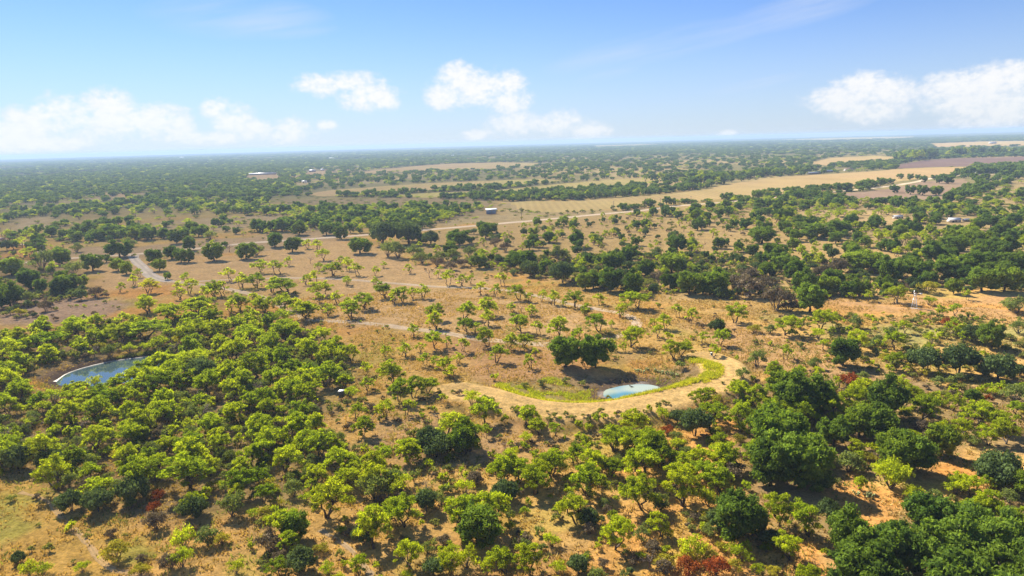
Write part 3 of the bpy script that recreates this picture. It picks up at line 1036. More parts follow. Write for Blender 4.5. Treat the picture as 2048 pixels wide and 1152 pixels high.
def evergreen(seed, lo=False):
    g = np.random.default_rng(500 + seed)
    Wd, Hh = 5.0, 3.3 + g.uniform(-0.4, 0.6)
    nt = 7 if lo else 15
    cl = []
    for k in range(nt):
        a = k * 2.399
        r = Wd / 2 * 0.72 * math.sqrt((k + 0.4) / nt)
        cl.append([r * math.cos(a), r * math.sin(a), Hh * (0.62 - 0.42 * (r / (Wd / 2)) ** 2 + g.uniform(-0.08, 0.1)), g.uniform(0.8, 1.2) * (1.2 if lo else 1)])
    crown = crown_mesh('crown', g, cl, 300 if lo else 2400, 0.55 if lo else 0.3, 0.36 if lo else 0.17, M['ever'], 0.95, 0.3, 0.5, 0.66, 0.02)
    mb = MB()
    for k in range(3):
        c = cl[k]
        mb.tube(crooked(g, (0.1 * k, 0, -0.2), np.array(c[:3]), 3, 0.1), [0.12, 0.09, 0.06, 0.04], 4)
    return dict(trunk=wood_mesh('trunk', mb, M['bark']), crown=crown, W=Wd, H=Hh)


def scrub(seed, lo=False, mat='scrub', n_hi=650):
    g = np.random.default_rng(700 + seed)
    Wd, Hh = 3.0, 1.9 + g.uniform(-0.3, 0.3)
    nt = 5 if lo else 11
    cl = []
    for k in range(nt):
        a = k * 2.399 + g.uniform(-0.4, 0.4)
        r = Wd / 2 * 0.74 * math.sqrt((k + 0.4) / nt)
        cl.append([r * math.cos(a), r * math.sin(a), Hh * (0.60 - 0.30 * (r / (Wd / 2)) ** 2 + g.uniform(-0.2, 0.14)), g.uniform(0.38, 0.68) * (1.25 if lo else 1)])
    crown = crown_mesh('crown', g, cl, 180 if lo else int(n_hi * 1.6), 0.40 if lo else 0.23, 0.24 if lo else 0.09, M[mat], 0.9, 0.45, 0.35, 0.45 if lo else 0.0, 0.03)
    mb = MB()
    for c in cl:
        mb.tube(crooked(g, (g.normal() * 0.1, g.normal() * 0.1, -0.12), np.array(c[:3]), 2, 0.14), [0.05, 0.035, 0.015], 3)
    return dict(trunk=wood_mesh('stems', mb, M['bark_grey']), crown=crown, W=Wd, H=Hh)


def brush(seed, lo=False):
    g = np.random.default_rng(900 + seed)
    Wd, Hh = 3.0, 1.9
    n = 160 if lo else 520
    d = rand_dirs(g, n)
    d[:, 2] = np.abs(d[:, 2]) * 0.8 + 0.15
    a = d * np.array([Wd / 2, Wd / 2, Hh]) * 0.25 * g.uniform(0.2, 1, n)[:, None]
    b = d * np.array([Wd / 2, Wd / 2, Hh]) * g.uniform(0.55, 1.05, n)[:, None] + g.normal(size=(n, 3)) * 0.1
    b[:, 2] = np.maximum(b[:, 2], 0.1)
    s = np.cross(b - a, rand_dirs(g, n))
    s = s / (np.linalg.norm(s, axis=1, keepdims=True) + 1e-9) * (0.055 if lo else 0.035)
    v = np.stack([a - s, a + s, b + s * 0.8, b - s * 0.8], 1).reshape(-1, 3)
    me = fast_mesh('crown', v, np.arange(4 * n).reshape(n, 4), [M['twig']])
    add_attr(me, 'tint', np.repeat(g.uniform(0, 1, n), 4), 'FLOAT')
    mb = MB()
    for k in range(6):
        e = d[k] * np.array([Wd / 2, Wd / 2, Hh]) * 0.8
        mb.tube(crooked(g, (0, 0, -0.1), e, 2, 0.15), [0.05, 0.035, 0.015], 3)
    return dict(trunk=wood_mesh('stems', mb, M['dead']), crown=me, W=Wd, H=Hh)


def dead_tree(seed, lo=False):
    g = np.random.default_rng(1100 + seed)
    Hh, Wd = 4.0, 3.4
    mb, mt = MB(), MB()

    def grow(p, d, L, r, lev):
        q = p + d * L
        (mt if lev == 0 else mb).tube(crooked(g, p, q, 3, 0.14), [r, r * 0.85, r * 0.7, r * 0.55], 5 if lev < 2 else 3)
        if lev < 3:
            for k in range(3 if lev else 4):
                nd = d * 0.6 + g.normal(size=3) * 0.62
                nd[2] = abs(nd[2]) * 0.8 + 0.15
                nd /= np.linalg.norm(nd)
                grow(p + (q - p) * g.uniform(0.75, 1), nd, L * g.uniform(0.55, 0.8), r * 0.52, lev + 1)
    grow(np.array([0, 0, -0.2]), np.array([0.15, 0.05, 0.98]), 1.6, 0.16, 0)
    return dict(trunk=wood_mesh('trunk', mt, M['dead']), crown=wood_mesh('branches', mb, M['dead']), W=Wd, H=Hh)


def cactus(seed, lo=False):
    g = np.random.default_rng(1300 + seed)
    v, q, tint, n = [], [], [], 0
    P = [(g.uniform(-0.5, 0.5), g.uniform(-0.4, 0.4), 0.0) for _ in range(7)]
    pads = []
    for p in P:
        pads.append((np.array(p) + [0, 0, 0.12], 0.17))
        for k in range(2):
            pads.append((np.array(p) + [g.uniform(-0.2, 0.2), g.uniform(-0.2, 0.2), g.uniform(0.36, 0.52)], 0.15))
    for c, r in pads:
        a = g.uniform(0, 6.28)
        ax, ay = np.array([math.cos(a), math.sin(a), 0]), np.array([-math.sin(a) * 0.35, math.cos(a) * 0.35, 1.0])
        nr = np.cross(ax, ay)
        k = np.arange(8) * math.pi / 4
        ring = c + np.cos(k)[:, None] * ax * r + np.sin(k)[:, None] * ay * r * 1.15
        vv = np.concatenate([ring, [c + nr * 0.04], [c - nr * 0.04]])
        for e in range(8):
            q.append([n + e, n + (e + 1) % 8, n + 8])
            q.append([n + (e + 1) % 8, n + e, n + 9])
        v.append(vv)
        tint.append(np.full(10, g.uniform(0, 1)))
        n += 10
    me = fast_mesh('pads', np.concatenate(v), np.array(q), [M['cactus']])
    add_attr(me, 'tint', np.concatenate(tint), 'FLOAT')
    return dict(trunk=None, crown=me, W=1.3, H=0.8)


KINDS = {
    'mesquite_tree': dict(make=mesquite, hi=9, lo=5, parts=('trunk', 'crown'), cat='tree'),
    'live_oak_tree': dict(make=oak, hi=6, lo=4, parts=('trunk', 'crown'), cat='tree'),
    'evergreen_bush': dict(make=evergreen, hi=4, lo=3, parts=('trunk', 'crown'), cat='bush'),
    'scrub_bush': dict(make=scrub, hi=6, lo=4, parts=('stems', 'crown'), cat='bush'),
    'brown_bush': dict(make=lambda s, lo=False: scrub(s + 80, lo, 'twig', 800), hi=4, lo=3, parts=('stems', 'crown'), cat='bush'),
    'red_bush': dict(make=lambda s, lo=False: scrub(s + 40, lo, 'red'), hi=2, lo=1, parts=('stems', 'crown'), cat='bush'),
    'mesquite_shrub': dict(make=lambda s, lo=False: scrub(s + 60, lo, 'mesq', 520), hi=4, lo=3, parts=('stems', 'crown'), cat='shrub'),
    'dead_tree': dict(make=dead_tree, hi=4, lo=1, parts=('trunk', 'branches'), cat='tree'),
    'prickly_pear': dict(make=cactus, hi=3, lo=1, parts=(None, 'pads'), cat='cactus'),
}
CODE = {'m': 'mesquite_tree', 'y': 'mesquite_tree', 'o': 'live_oak_tree', 'c': 'evergreen_bush', 'g': 'scrub_bush', 'k': 'scrub_bush',
        'b': 'brown_bush', 'r': 'red_bush', 's': 'mesquite_shrub', 'd': 'dead_tree', 'p': 'prickly_pear'}
TINT = {'m': (1.0, 1.0, 1.0), 'y': (1.12, 0.98, 1.15), 'o': (1, 1, 1), 'c': (1, 1, 1), 'g': (0.82, 0.95, 1.05), 'k': (1.6, 1.35, 0.55), 'b': (1, 1, 1), 'r': (1, 1, 1), 's': (0.95, 0.95, 1.0), 'd': (1, 1, 1), 'p': (1, 1, 1)}
for k_, d_ in KINDS.items():
    d_['HI'] = [d_['make'](i) for i in range(d_['hi'])]
    d_['LO'] = [d_['make'](i + 20, True) for i in range(d_['lo'])]

# plants read off the photograph, view by view: (x0, y0, pixels per pixel) then "x y width kind"; x, y is the foot of the stem
VIEWS = [
 ((680, 600, 2.926), """70 112 80 m;145 48 60 m;565 172 104 m;745 192 115 m;792 196 74 m;865 152 95 m;1062 76 56 d;1112 100 46 y;1135 98 44 y;430 216 72 y;1282 216 132 m;1395 246 92 m;
1520 186 120 m;1586 162 44 y;1440 92 62 g;1636 102 50 y;1060 190 132 m;1162 206 84 m;866 272 112 m;912 366 116 m;990 292 96 m;1070 282 104 m;1115 402 84 y;1146 332 56 m;872 428 62 d;
1318 392 205 o 0.95;1492 394 220 o 0.95;1428 388 80 m;1702 276 146 m;1664 302 54 m;1592 292 62 y;1835 162 60 m;1900 172 96 m;1860 222 84 m;1916 242 66 m;1952 346 104 m;2026 302 54 m;2000 404 74 g;
722 302 84 m;690 372 74 m;626 276 62 m;555 282 124 m;470 306 64 m;380 332 94 m;265 332 74 m;72 356 114 m;310 502 164 m;428 572 124 m;510 552 116 m;500 382 84 m;556 392 74 m;630 432 104 m;
652 466 92 m;150 442 84 m;30 522 104 m;160 528 92 m;342 592 134 m;270 694 114 m;60 572 104 s;92 694 104 m;130 794 134 m;182 652 74 b;600 604 64 m;582 722 92 d;770 612 120 s;860 622 110 g;846 734 166 m;
742 884 220 m;570 918 190 c;392 952 146 m;268 964 124 m;60 1054 146 m;716 906 190 o;1096 742 134 m;1168 794 116 m;1264 794 96 m;1090 834 94 s;960 722 62 s;970 872 56 d;1140 934 52 s;1240 1024 166 m;
960 1066 196 m;1142 1094 186 m;1382 944 104 m;1012 918 84 s;742 1054 62 s;792 1074 84 b;1490 1004 124 m;1592 1034 114 m;1602 874 156 m;1742 804 186 m;1702 904 166 m;1822 964 206 m;1762 1084 226 m;
1912 786 84 r;1972 724 114 c;1892 704 104 s;1440 1134 186 m;1400 754 62 s;1452 764 62 s;1422 864 62 s;1992 1004 124 m;1990 884 84 g;192 1134 186 m;322 1094 156 g;432 1064 74 g;502 1134 74 d;612 1124 74 s;
1740 420 34 p;1772 424 34 p;1800 414 34 p;1880 428 36 p;1912 434 36 p;1944 438 36 p;1976 444 34 p;1850 418 32 p;1420 500 60 k;1320 486 60 k;1180 500 70 k;1080 510 60 k;905 474 60 s;1570 574 40 k;1700 512 16 b"""),
 ((1348, 600, 2.926), """34 334 112 m;82 294 56 y;252 196 112 c;172 252 74 m;266 264 104 m;230 334 86 m;312 204 62 s;92 134 94 m;352 134 134 m;22 104 74 m;470 192 94 k;562 194 84 g;652 206 154 m;692 212 62 s;
482 388 122 g;650 348 84 m;736 278 62 k;822 404 94 g;852 168 144 m;930 204 54 m;842 228 94 s;872 294 74 m;992 388 196 o;1076 294 134 m;1062 164 104 g;1172 134 44 s;1332 142 34 s;1192 264 84 g;1182 324 62 g;
1146 388 54 s;1236 354 84 k;1292 294 134 m;1506 254 74 m;1476 164 54 m;1372 168 34 s;1612 168 104 r;1642 104 84 m;1742 244 136 c;1852 284 176 o;1462 424 206 c;1662 434 226 c;1892 474 206 c;2012 194 114 g;
2022 444 84 c;1102 474 84 g;1542 504 94 g;1462 448 84 k;1392 414 84 k;1566 574 62 g;1682 524 62 k;402 454 94 g;382 564 114 m;502 644 154 m;742 684 330 o;862 644 210 o;640 590 210 o;852 484 94 m;962 514 74 m;
1012 504 124 r;1062 478 64 k;1162 534 84 k;1292 544 124 m;1392 584 104 m;1032 664 186 m;1232 694 266 o;1082 804 226 o;1202 834 256 o;932 854 186 o;1332 624 84 m;1452 704 166 m;1622 644 124 m;1782 734 166 m;
1682 804 124 m;1562 914 206 o;1392 874 124 m;1902 774 156 m;2002 684 104 m;1992 594 166 g;1832 594 64 r;1902 534 54 r;1872 564 84 s;1942 844 156 m;1842 854 124 m;1752 854 84 g;122 794 206 c;242 744 176 m;
172 644 134 m;432 704 114 g;592 724 176 m;742 754 196 m;600 884 360 o;560 1084 310 o;762 1094 330 o;642 964 300 o;852 1124 186 o;292 1004 176 m;332 1064 134 b;132 1014 156 m;242 1134 134 m;62 934 104 g;
42 1084 134 m;1022 1004 186 g;1082 914 104 m;1302 1004 290 o;1272 1094 240 s;1092 1114 74 m;1892 1094 236 c;1682 1124 134 m"""),
 ((0, 600, 2.926), """860 84 104 m;1162 98 196 m;972 134 134 m;1402 154 74 m;1346 84 84 m;1492 64 64 m;1552 74 64 m;1662 74 94 m;1742 78 54 m;1802 114 104 m;1922 94 64 m;1642 134 134 s;852 234 246 m;722 244 186 m;
462 224 186 m;302 304 260 m;102 334 240 m;602 294 104 k;1152 234 206 m;1312 224 166 m;1062 254 114 k;1382 354 166 m;1522 444 186 m;1482 254 156 m;1682 244 206 m;1822 354 146 m;1902 254 114 m;1932 394 156 m;
1706 588 134 m;1836 578 124 m;1912 514 166 m;2012 524 94 m;962 440 150 m;1092 424 246 m;1182 464 186 c;560 500 90 s;60 540 150 m;110 600 120 m;440 575 140 m 0.75;585 598 150 m 0.75;680 545 140 m 0.8;760 510 150 m 0.85;850 470 150 m 0.9;940 445 160 m;430 610 150 m 0.7;540 620 140 m 0.7;640 625 150 m 0.75;720 600 150 m 0.8;800 570 160 m 0.8;900 530 170 m;320 600 120 s;990 490 180 m;1040 540 180 m;500 540 70 s;600 545 80 s;870 300 90 s;760 310 90 s;930 280 110 s;640 330 90 g;50 480 140 m"""),
 ((0, 250, 2.926), """546 854 124 o;742 874 94 o;702 774 156 o;692 854 94 o;622 804 54 o;362 814 144 o;182 776 74 y;816 894 54 y;902 804 104 o;932 854 94 o;982 904 54 o;1006 784 94 o;1112 734 94 o;1062 804 94 o;1104 804 84 o;
1032 694 114 o;1256 794 134 o;1342 744 54 d;1442 784 134 o;1612 714 114 o;1712 744 104 o;1742 704 64 o;1502 764 104 g;1532 864 114 m;1622 874 114 m;1816 812 44 d;1892 794 84 m;1866 854 54 m;1952 884 124 m;
1692 824 54 y;1802 724 64 m;1862 734 74 m;1996 668 94 o;1912 644 94 o;1752 644 104 o;1652 624 114 o;1506 624 84 o;862 674 104 o;1126 624 84 o;652 654 146 o;502 644 134 o;1232 674 94 g;762 714 84 g;452 744 84 g;
42 734 84 c;476 1024 84 c;2036 854 64 m;2002 824 64 m;1346 914 84 m;1412 954 94 m;1502 954 114 m;1592 978 94 m;1682 984 186 m;1792 934 64 m;1842 934 94 m;1302 1004 94 m;1252 1004 114 m;1202 1024 84 m;
1112 988 94 m;1052 968 64 m;1092 924 64 m;1406 1084 124 m;1492 1054 84 m;1552 1094 114 m;1662 1088 124 m;1792 1134 176 m;1742 1084 74 m;1892 1004 156 m;1972 1044 84 m;1922 1114 84 m;2032 944 54 m;2042 1084 84 m;
872 1094 114 m;1162 1104 196 m;972 1140 144 m;872 988 114 y;1052 1024 84 m;1462 1124 64 m;560 1010 110 b;610 1010 60 b;270 1090 90 b;120 1120 90 k;400 970 120 o;180 960 160 o;250 850 150 g;70 880 160 o;430 880 130 g;60 1060 160 o;170 1050 130 g"""),
 ((680, 250, 2.926), """120 752 144 o;692 704 164 o;852 664 104 o;832 614 64 o;532 704 114 c;252 704 176 c;402 694 176 c;256 838 44 m;412 868 64 m;206 884 54 y;102 884 84 m;42 834 64 m;522 894 54 d;572 894 44 y;636 934 94 m;
716 944 74 m;766 934 54 m;822 994 84 m;952 944 84 m;906 1004 74 m;486 1018 84 m;372 1038 114 m;426 1014 74 m;312 1048 84 m;266 1014 114 m;142 1074 134 m;62 1124 124 m;202 944 54 m;42 934 54 m;562 1144 114 m;
1062 844 194 o;1112 884 114 c;1242 884 104 b;1302 924 164 c;1432 964 114 o;1482 954 124 o;1582 974 164 o;1716 988 154 o;1592 854 164 o;1862 914 94 b;1932 964 114 o;2022 974 84 o;1386 714 114 o;1282 794 114 g;
1972 744 124 o;1942 864 154 o;1852 764 84 g;1376 1064 114 m;1312 1064 44 m;1252 1054 84 m;1182 1034 64 m;1112 1038 64 m;1052 1024 104 m;1442 1114 74 m;1522 1054 74 m;1742 1084 140 m;1680 1070 110 m;1642 1124 74 y;
1002 1094 64 m;1122 1114 64 m;862 1124 124 m;732 1144 124 m;910 720 90 b;970 740 80 b;660 790 100 g;590 800 90 g;760 770 90 g;840 800 80 m;720 830 90 b;650 850 80 b;570 830 90 b;480 810 100 g;340 780 130 g;440 780 120 g;280 770 120 g"""),
 ((1348, 250, 2.926), """515 694 174 o;642 564 124 o;1102 854 236 o;1262 918 174 o;1502 804 134 o;1592 904 184 o;1742 874 194 o;1802 974 184 o;1932 974 184 o;1982 864 154 o;702 914 154 o;642 864 144 o;592 804 154 o;
232 994 184 o;92 994 164 o;432 1004 204 b;602 1084 184 b;792 1094 204 o;752 994 154 o;722 1064 54 r;612 980 44 r;502 774 44 r;832 664 204 o;962 644 154 o;1302 1044 124 m;1032 1024 54 m;1182 984 74 m;
1132 1034 64 m;962 984 74 m;1492 1054 84 s;1482 984 134 k;1716 1024 54 y;1722 704 150 o;1642 754 154 o;1782 724 134 o;1912 774 174 o;2002 1104 154 g;1962 1084 114 g;905 392 60 o;960 390 70 o;1010 387 84 o;
1090 377 74 o;1140 366 74 o;1206 356 54 o;1242 346 44 o;1292 397 60 o;1382 407 70 o;1452 412 74 o;1532 412 84 o;1602 456 84 o;1462 337 44 o;1326 316 40 o;1382 322 40 o;1426 316 34 o;1602 344 74 o;1552 342 54 o;272 347 34 g;
430 920 150 b;350 960 130 b;520 980 160 b;680 1090 120 b;960 880 140 b;870 900 110 b"""),
 ((0, 860, 3.938), """1150 470 300 m;1500 470 380 m;1240 560 120 r;1210 640 130 r;1230 780 200 b;1060 560 260 c;780 640 260 c;560 640 220 c;700 480 180 b;850 560 200 m;1450 920 210 s;1640 900 230 g;1750 900 170 k;1430 1080 200 s;
1340 1100 200 b;1860 1130 150 s;650 1120 130 s;230 1140 150 s;340 1140 170 s;150 1050 120 c;560 790 90 s;930 1030 240 k;870 850 110 b;390 960 90 g;250 960 60 g;100 300 220 m;300 290 260 m;150 320 240 c;420 310 240 c;
1560 640 200 m;1550 690 220 c;1830 680 240 g;1870 520 240 m;2000 700 120 s;1110 1140 180 k;100 560 90 k"""),
 ((512, 860, 3.938), """560 690 340 m;650 330 240 m;700 470 200 m;240 830 270 m;300 860 260 o;240 960 180 m;180 1130 170 m;360 1110 260 c;110 950 240 b;570 1130 150 s;810 1150 170 m;930 930 300 m;850 890 200 c;1180 760 280 m;
1100 720 240 m;930 540 260 g;1140 480 230 s;1190 240 210 m;970 370 220 m;1380 180 260 c;1650 190 230 c;1500 120 300 m;1960 160 70 d;1340 640 220 c;1310 600 140 m;1460 590 150 g;1340 450 60 d;1500 500 100 g;1650 500 180 s;
1730 430 160 b;1950 420 220 m;1950 560 240 c;1750 900 420 o;1640 800 320 m;1850 760 300 m;1200 1080 220 m;1350 970 120 g;1540 980 140 s;1660 1090 260 s;1820 1140 140 m;1960 1130 240 m;1400 1140 200 c;1540 1130 200 m;
660 1000 90 g;520 960 140 k;430 410 170 g;300 520 190 g;90 700 200 k;460 430 180 m;100 480 180 k;380 200 220 m;100 200 260 m;230 330 240 m;760 340 150 m;860 330 120 s;1040 380 110 s"""),
 ((1024, 860, 3.938), """60 420 220 m;180 510 240 m;320 370 220 m;180 200 80 s;490 260 140 m;650 350 230 m;800 170 230 m;790 360 180 m;940 180 260 m;1090 200 280 m;1050 330 240 m;1180 300 200 m;590 520 260 m;510 740 260 m;
600 750 200 c;700 740 100 g;1030 620 320 m;1160 630 200 g;1340 600 300 m;1290 440 180 m;1540 600 180 s;1640 500 260 m;1690 320 260 m;1740 360 220 b;1480 400 200 m;1300 160 160 s;1180 840 190 m;1230 850 110 s;
1030 870 150 g;750 860 140 s;850 720 70 p;310 920 160 s;210 830 100 g;100 660 90 s;420 940 30 d;130 1140 260 m;100 960 150 g;520 1130 190 c;570 1110 90 m;360 1130 160 s;720 1090 110 b;930 1140 70 c;1080 1100 150 d;
1210 1080 190 k;1200 1130 170 b;1420 1000 260 s;1370 1040 200 k;1540 1020 180 k;1760 850 420 o;1620 780 200 c;1900 830 260 o;1800 1030 240 s;1380 1140 220 r;1600 1140 240 r;1740 1120 180 k;1930 1130 120 s;1950 690 110 k;1400 740 70 k;2000 960 110 s"""),
 ((1528, 860, 3.938), """750 470 100 m;730 510 60 p;830 540 90 p;680 320 200 g;730 270 120 m;1000 460 300 s;1150 330 380 o;1840 420 340 c;1640 540 200 m;1500 510 190 s;1160 560 190 s;1350 560 150 g;280 660 180 s;350 840 260 m;
630 760 190 s;590 740 100 b;110 760 260 m;200 1030 230 m;60 1140 140 k;60 920 200 c;1290 850 400 o;1560 900 420 o;1750 760 260 m;1950 690 120 g;700 1080 480 o;1050 1120 460 o;1450 1100 520 o;1850 1060 460 o;2000 860 280 m;1600 720 240 m;880 810 80 s;400 1120 120 d"""),
]
plants = []          # x, y, z, width, height, code
PA, PB = [], []
for (x0, y0, s), txt in VIEWS:
    for item in txt.replace('\n', '').split(';'):
        a, b, w, k, *hr = item.split()
        PA.append((x0 + float(a) / s, y0 + float(b) / s, float(w) / s, k, float(hr[0]) if hr else None))
pxs = np.array([(p[0], p[1]) for p in PA])
X_, Y_, Z_ = at_ground(pxs[:, 0], pxs[:, 1])
dep_ = np.stack([X_, Y_, Z_ - CAM_H], 1) @ F
RATIO = {'m': 1.02, 'y': 1.1, 'o': 0.92, 'c': 0.84, 'g': 0.80, 'k': 0.62, 'b': 0.72, 'r': 0.75, 's': 0.85, 'd': 1.25, 'p': 0.6}
for i, (a, b, w, k, hr) in enumerate(PA):
    wm = w * dep_[i] / FPX
    hm = wm * (hr or RATIO[k] * rng.uniform(0.9, 1.12))
    if k in 'my':
        wm *= 1.14
        hm = min(max(hm * 1.05, 2.6), 6.8)
    if k == 'o':
        hm = min(hm, 9.5)
    plants.append((X_[i], Y_[i], Z_[i], wm, hm, k))

# woods and thickets: (pixel outline, kinds with their shares, how many of the spots are taken, size factor)
BIG = 3000
WOODS = [
    # clear ground first
    ([(915, 765), (1000, 745), (1130, 738), (1390, 708), (1480, 735), (1480, 765), (1380, 800), (1250, 836), (1140, 842), (1020, 826), (930, 795)], '', 0, 1),
    ([(30, 775), (105, 730), (210, 708), (300, 700), (350, 710), (335, 760), (290, 795), (200, 812), (110, 808), (60, 790)], '', 0, 1),
    ([(180, 540), (330, 575), (560, 570), (700, 640), (900, 660), (1060, 690), (1270, 660), (1280, 640), (1200, 610), (1010, 570), (850, 545), (760, 495), (690, 480), (480, 512), (280, 520)], '', 0, 1),
    ([(860, 690), (1100, 700), (1130, 745), (930, 775), (850, 770), (780, 720)], '', 0, 1),
    ([(1640, 600), (2100, 585), (2100, 640), (1700, 628)], '', 0, 1),
    ([(1280, 640), (1480, 660), (1640, 690), (1690, 760), (1480, 740), (1400, 710), (1250, 715)], 's', 0.03, 1),
    ([(-20, 955), (100, 965), (110, 1030), (260, 1060), (300, 1100), (260, 1160), (-20, 1200)], 's', 0.05, 0.7),
    ([(1670, 955), (1800, 1000), (1810, 1090), (1700, 1090)], '', 0, 1),
    ([(1840, 905), (1970, 915), (1950, 975), (1850, 965)], '', 0, 1),
    ([(0, 595), (150, 590), (240, 600), (220, 640), (0, 655)], 'bk', 0.10, 0.8),
    ([(1010, 402), (1240, 424), (1000, 449), (860, 455), (900, 440)], 'gks', 0.22, 0.7),
    ([(90, 498), (700, 460), (700, 478), (400, 498), (280, 530), (150, 530)], 'gk', 0.12, 0.8),
    ([(20, 440), (100, 432), (130, 446), (80, 464), (20, 464)], 'g', 0.05, 0.8),
    ([(240, 446), (560, 432), (600, 440), (480, 470), (300, 472)], 'ogkm', 0.22, 0.9),
    ([(1590, 423), (1700, 416), (1810, 424), (1810, 447), (1660, 450), (1600, 441)], 'm', 0.45, 0.9),
    ([(480, 488), (700, 470), (850, 459), (1000, 447), (1100, 438), (1200, 428), (1290, 420), (1450, 404), (1450, 408), (1290, 428), (1200, 439), (1100, 451), (1000, 462), (850, 474), (700, 486), (480, 506)], 'gks', 0.10, 0.6),
    ([(540, 392), (640, 394), (860, 397), (1020, 403), (1000, 413), (700, 415), (540, 416)], 'gk', 0.2, 0.6),
    # thickets
    ([(-500, 690), (0, 675), (330, 640), (560, 650), (690, 700), (700, 770), (630, 800), (640, 860), (730, 920), (720, 980), (520, 1030), (300, 1040), (120, 1010), (100, 950), (-500, 940)], 'mmmmmmmmsgbd', 0.92, 1.0),
    ([(1440, 790), (1560, 750), (1700, 780), (1900, 790), (2500, 760), (2500, 920), (1850, 890), (1700, 960), (1480, 1000), (1380, 850)], 'mmmosg', 0.40, 1),
    ([(1620, 1040), (1900, 990), (2500, 960), (2500, 1400), (1500, 1400)], 'mmoo', 0.35, 1),
    ([(1560, 640), (2500, 630), (2500, 760), (1900, 780), (1700, 740)], 'msgkk', 0.30, 0.85),
    ([(-500, 500), (20, 500), (110, 530), (175, 560), (160, 600), (60, 640), (-500, 660)], 'ogggmb', 0.62, 0.9),
    ([(700, 900), (1300, 870), (1480, 1000), (1480, 1400), (400, 1400), (500, 1040), (720, 980)], 'mssgkb', 0.16, 0.8),
    ([(620, 790), (900, 780), (1000, 850), (1000, 900), (740, 920), (640, 860)], 'msgb', 0.14, 0.8),
    ([(1280, 420), (1560, 398), (1720, 412), (1900, 412), (2060, 350), (2900, 330), (2900, 560), (1900, 530), (1500, 470)], 'oommmggk', 0.70, 0.9),
    ([(760, 480), (1000, 450), (1280, 420), (1500, 470), (1700, 500), (1650, 600), (1450, 600), (1200, 580), (1000, 545), (860, 520)], 'ocgggmmbsd', 0.58, 0.85),
    ([(1500, 460), (1900, 500), (2900, 540), (2900, 600), (1990, 590), (1640, 600)], 'ooggmbk', 0.55, 0.95),
    ([(540, 416), (700, 415), (1000, 413), (1005, 435), (850, 455), (690, 464), (600, 460), (520, 440)], 'ooommmg', 0.88, 0.9),
    ([(-800, 400), (300, 402), (540, 404), (520, 440), (240, 446), (130, 446), (90, 500), (-800, 500)], 'ooogmm', 0.55, 1),
    ([(100, 490), (480, 470), (600, 460), (560, 475), (280, 500), (100, 510)], 'ogmm', 0.30, 0.9),
    ([(-800, 310), (620, 300), (620, 395), (300, 402), (-800, 402)], 'oooogmg', 0.82, 0.95),
    ([(760, 900), (760, 640), (1500, 640), (1500, 900)], 'sg', 0.05, 0.7),
]


UNDER = [(17, 0.8, 'ggbssgk', 1.0), (18, 0.5, 'gssbk', 1.0), (19, 0.34, 'gcs', 1.0), (20, 0.42, 'gskk', 0.85), (21, 0.45, 'gcb', 1.0), (22, 0.55, 'sgkbs', 0.75), (23, 0.26, 'sgkb', 0.7), (25, 0.8, 'ggbscgk', 0.9), (26, 0.55, 'gbsc', 1.0)]


def spacing(r):
    return 3.5 + r * 0.0048 + 0.4 * (r / 1000.0) ** 2


# open yards before the houses and barns
YARDS = [[(1875, 438), (1945, 438), (1950, 464), (1870, 464)], [(1768, 432), (1825, 432), (1828, 452), (1765, 452)], [(955, 424), (1015, 424), (1015, 447), (955, 447)], [(493, 348), (560, 346), (560, 361), (493, 361)],
         [(608, 342), (655, 339), (655, 351), (608, 354)], [(595, 366), (622, 365), (622, 379), (595, 380)], [(1945, 346), (1995, 345), (1995, 357), (1940, 358)], [(-30, 480), (20, 480), (20, 496), (-30, 496)]]


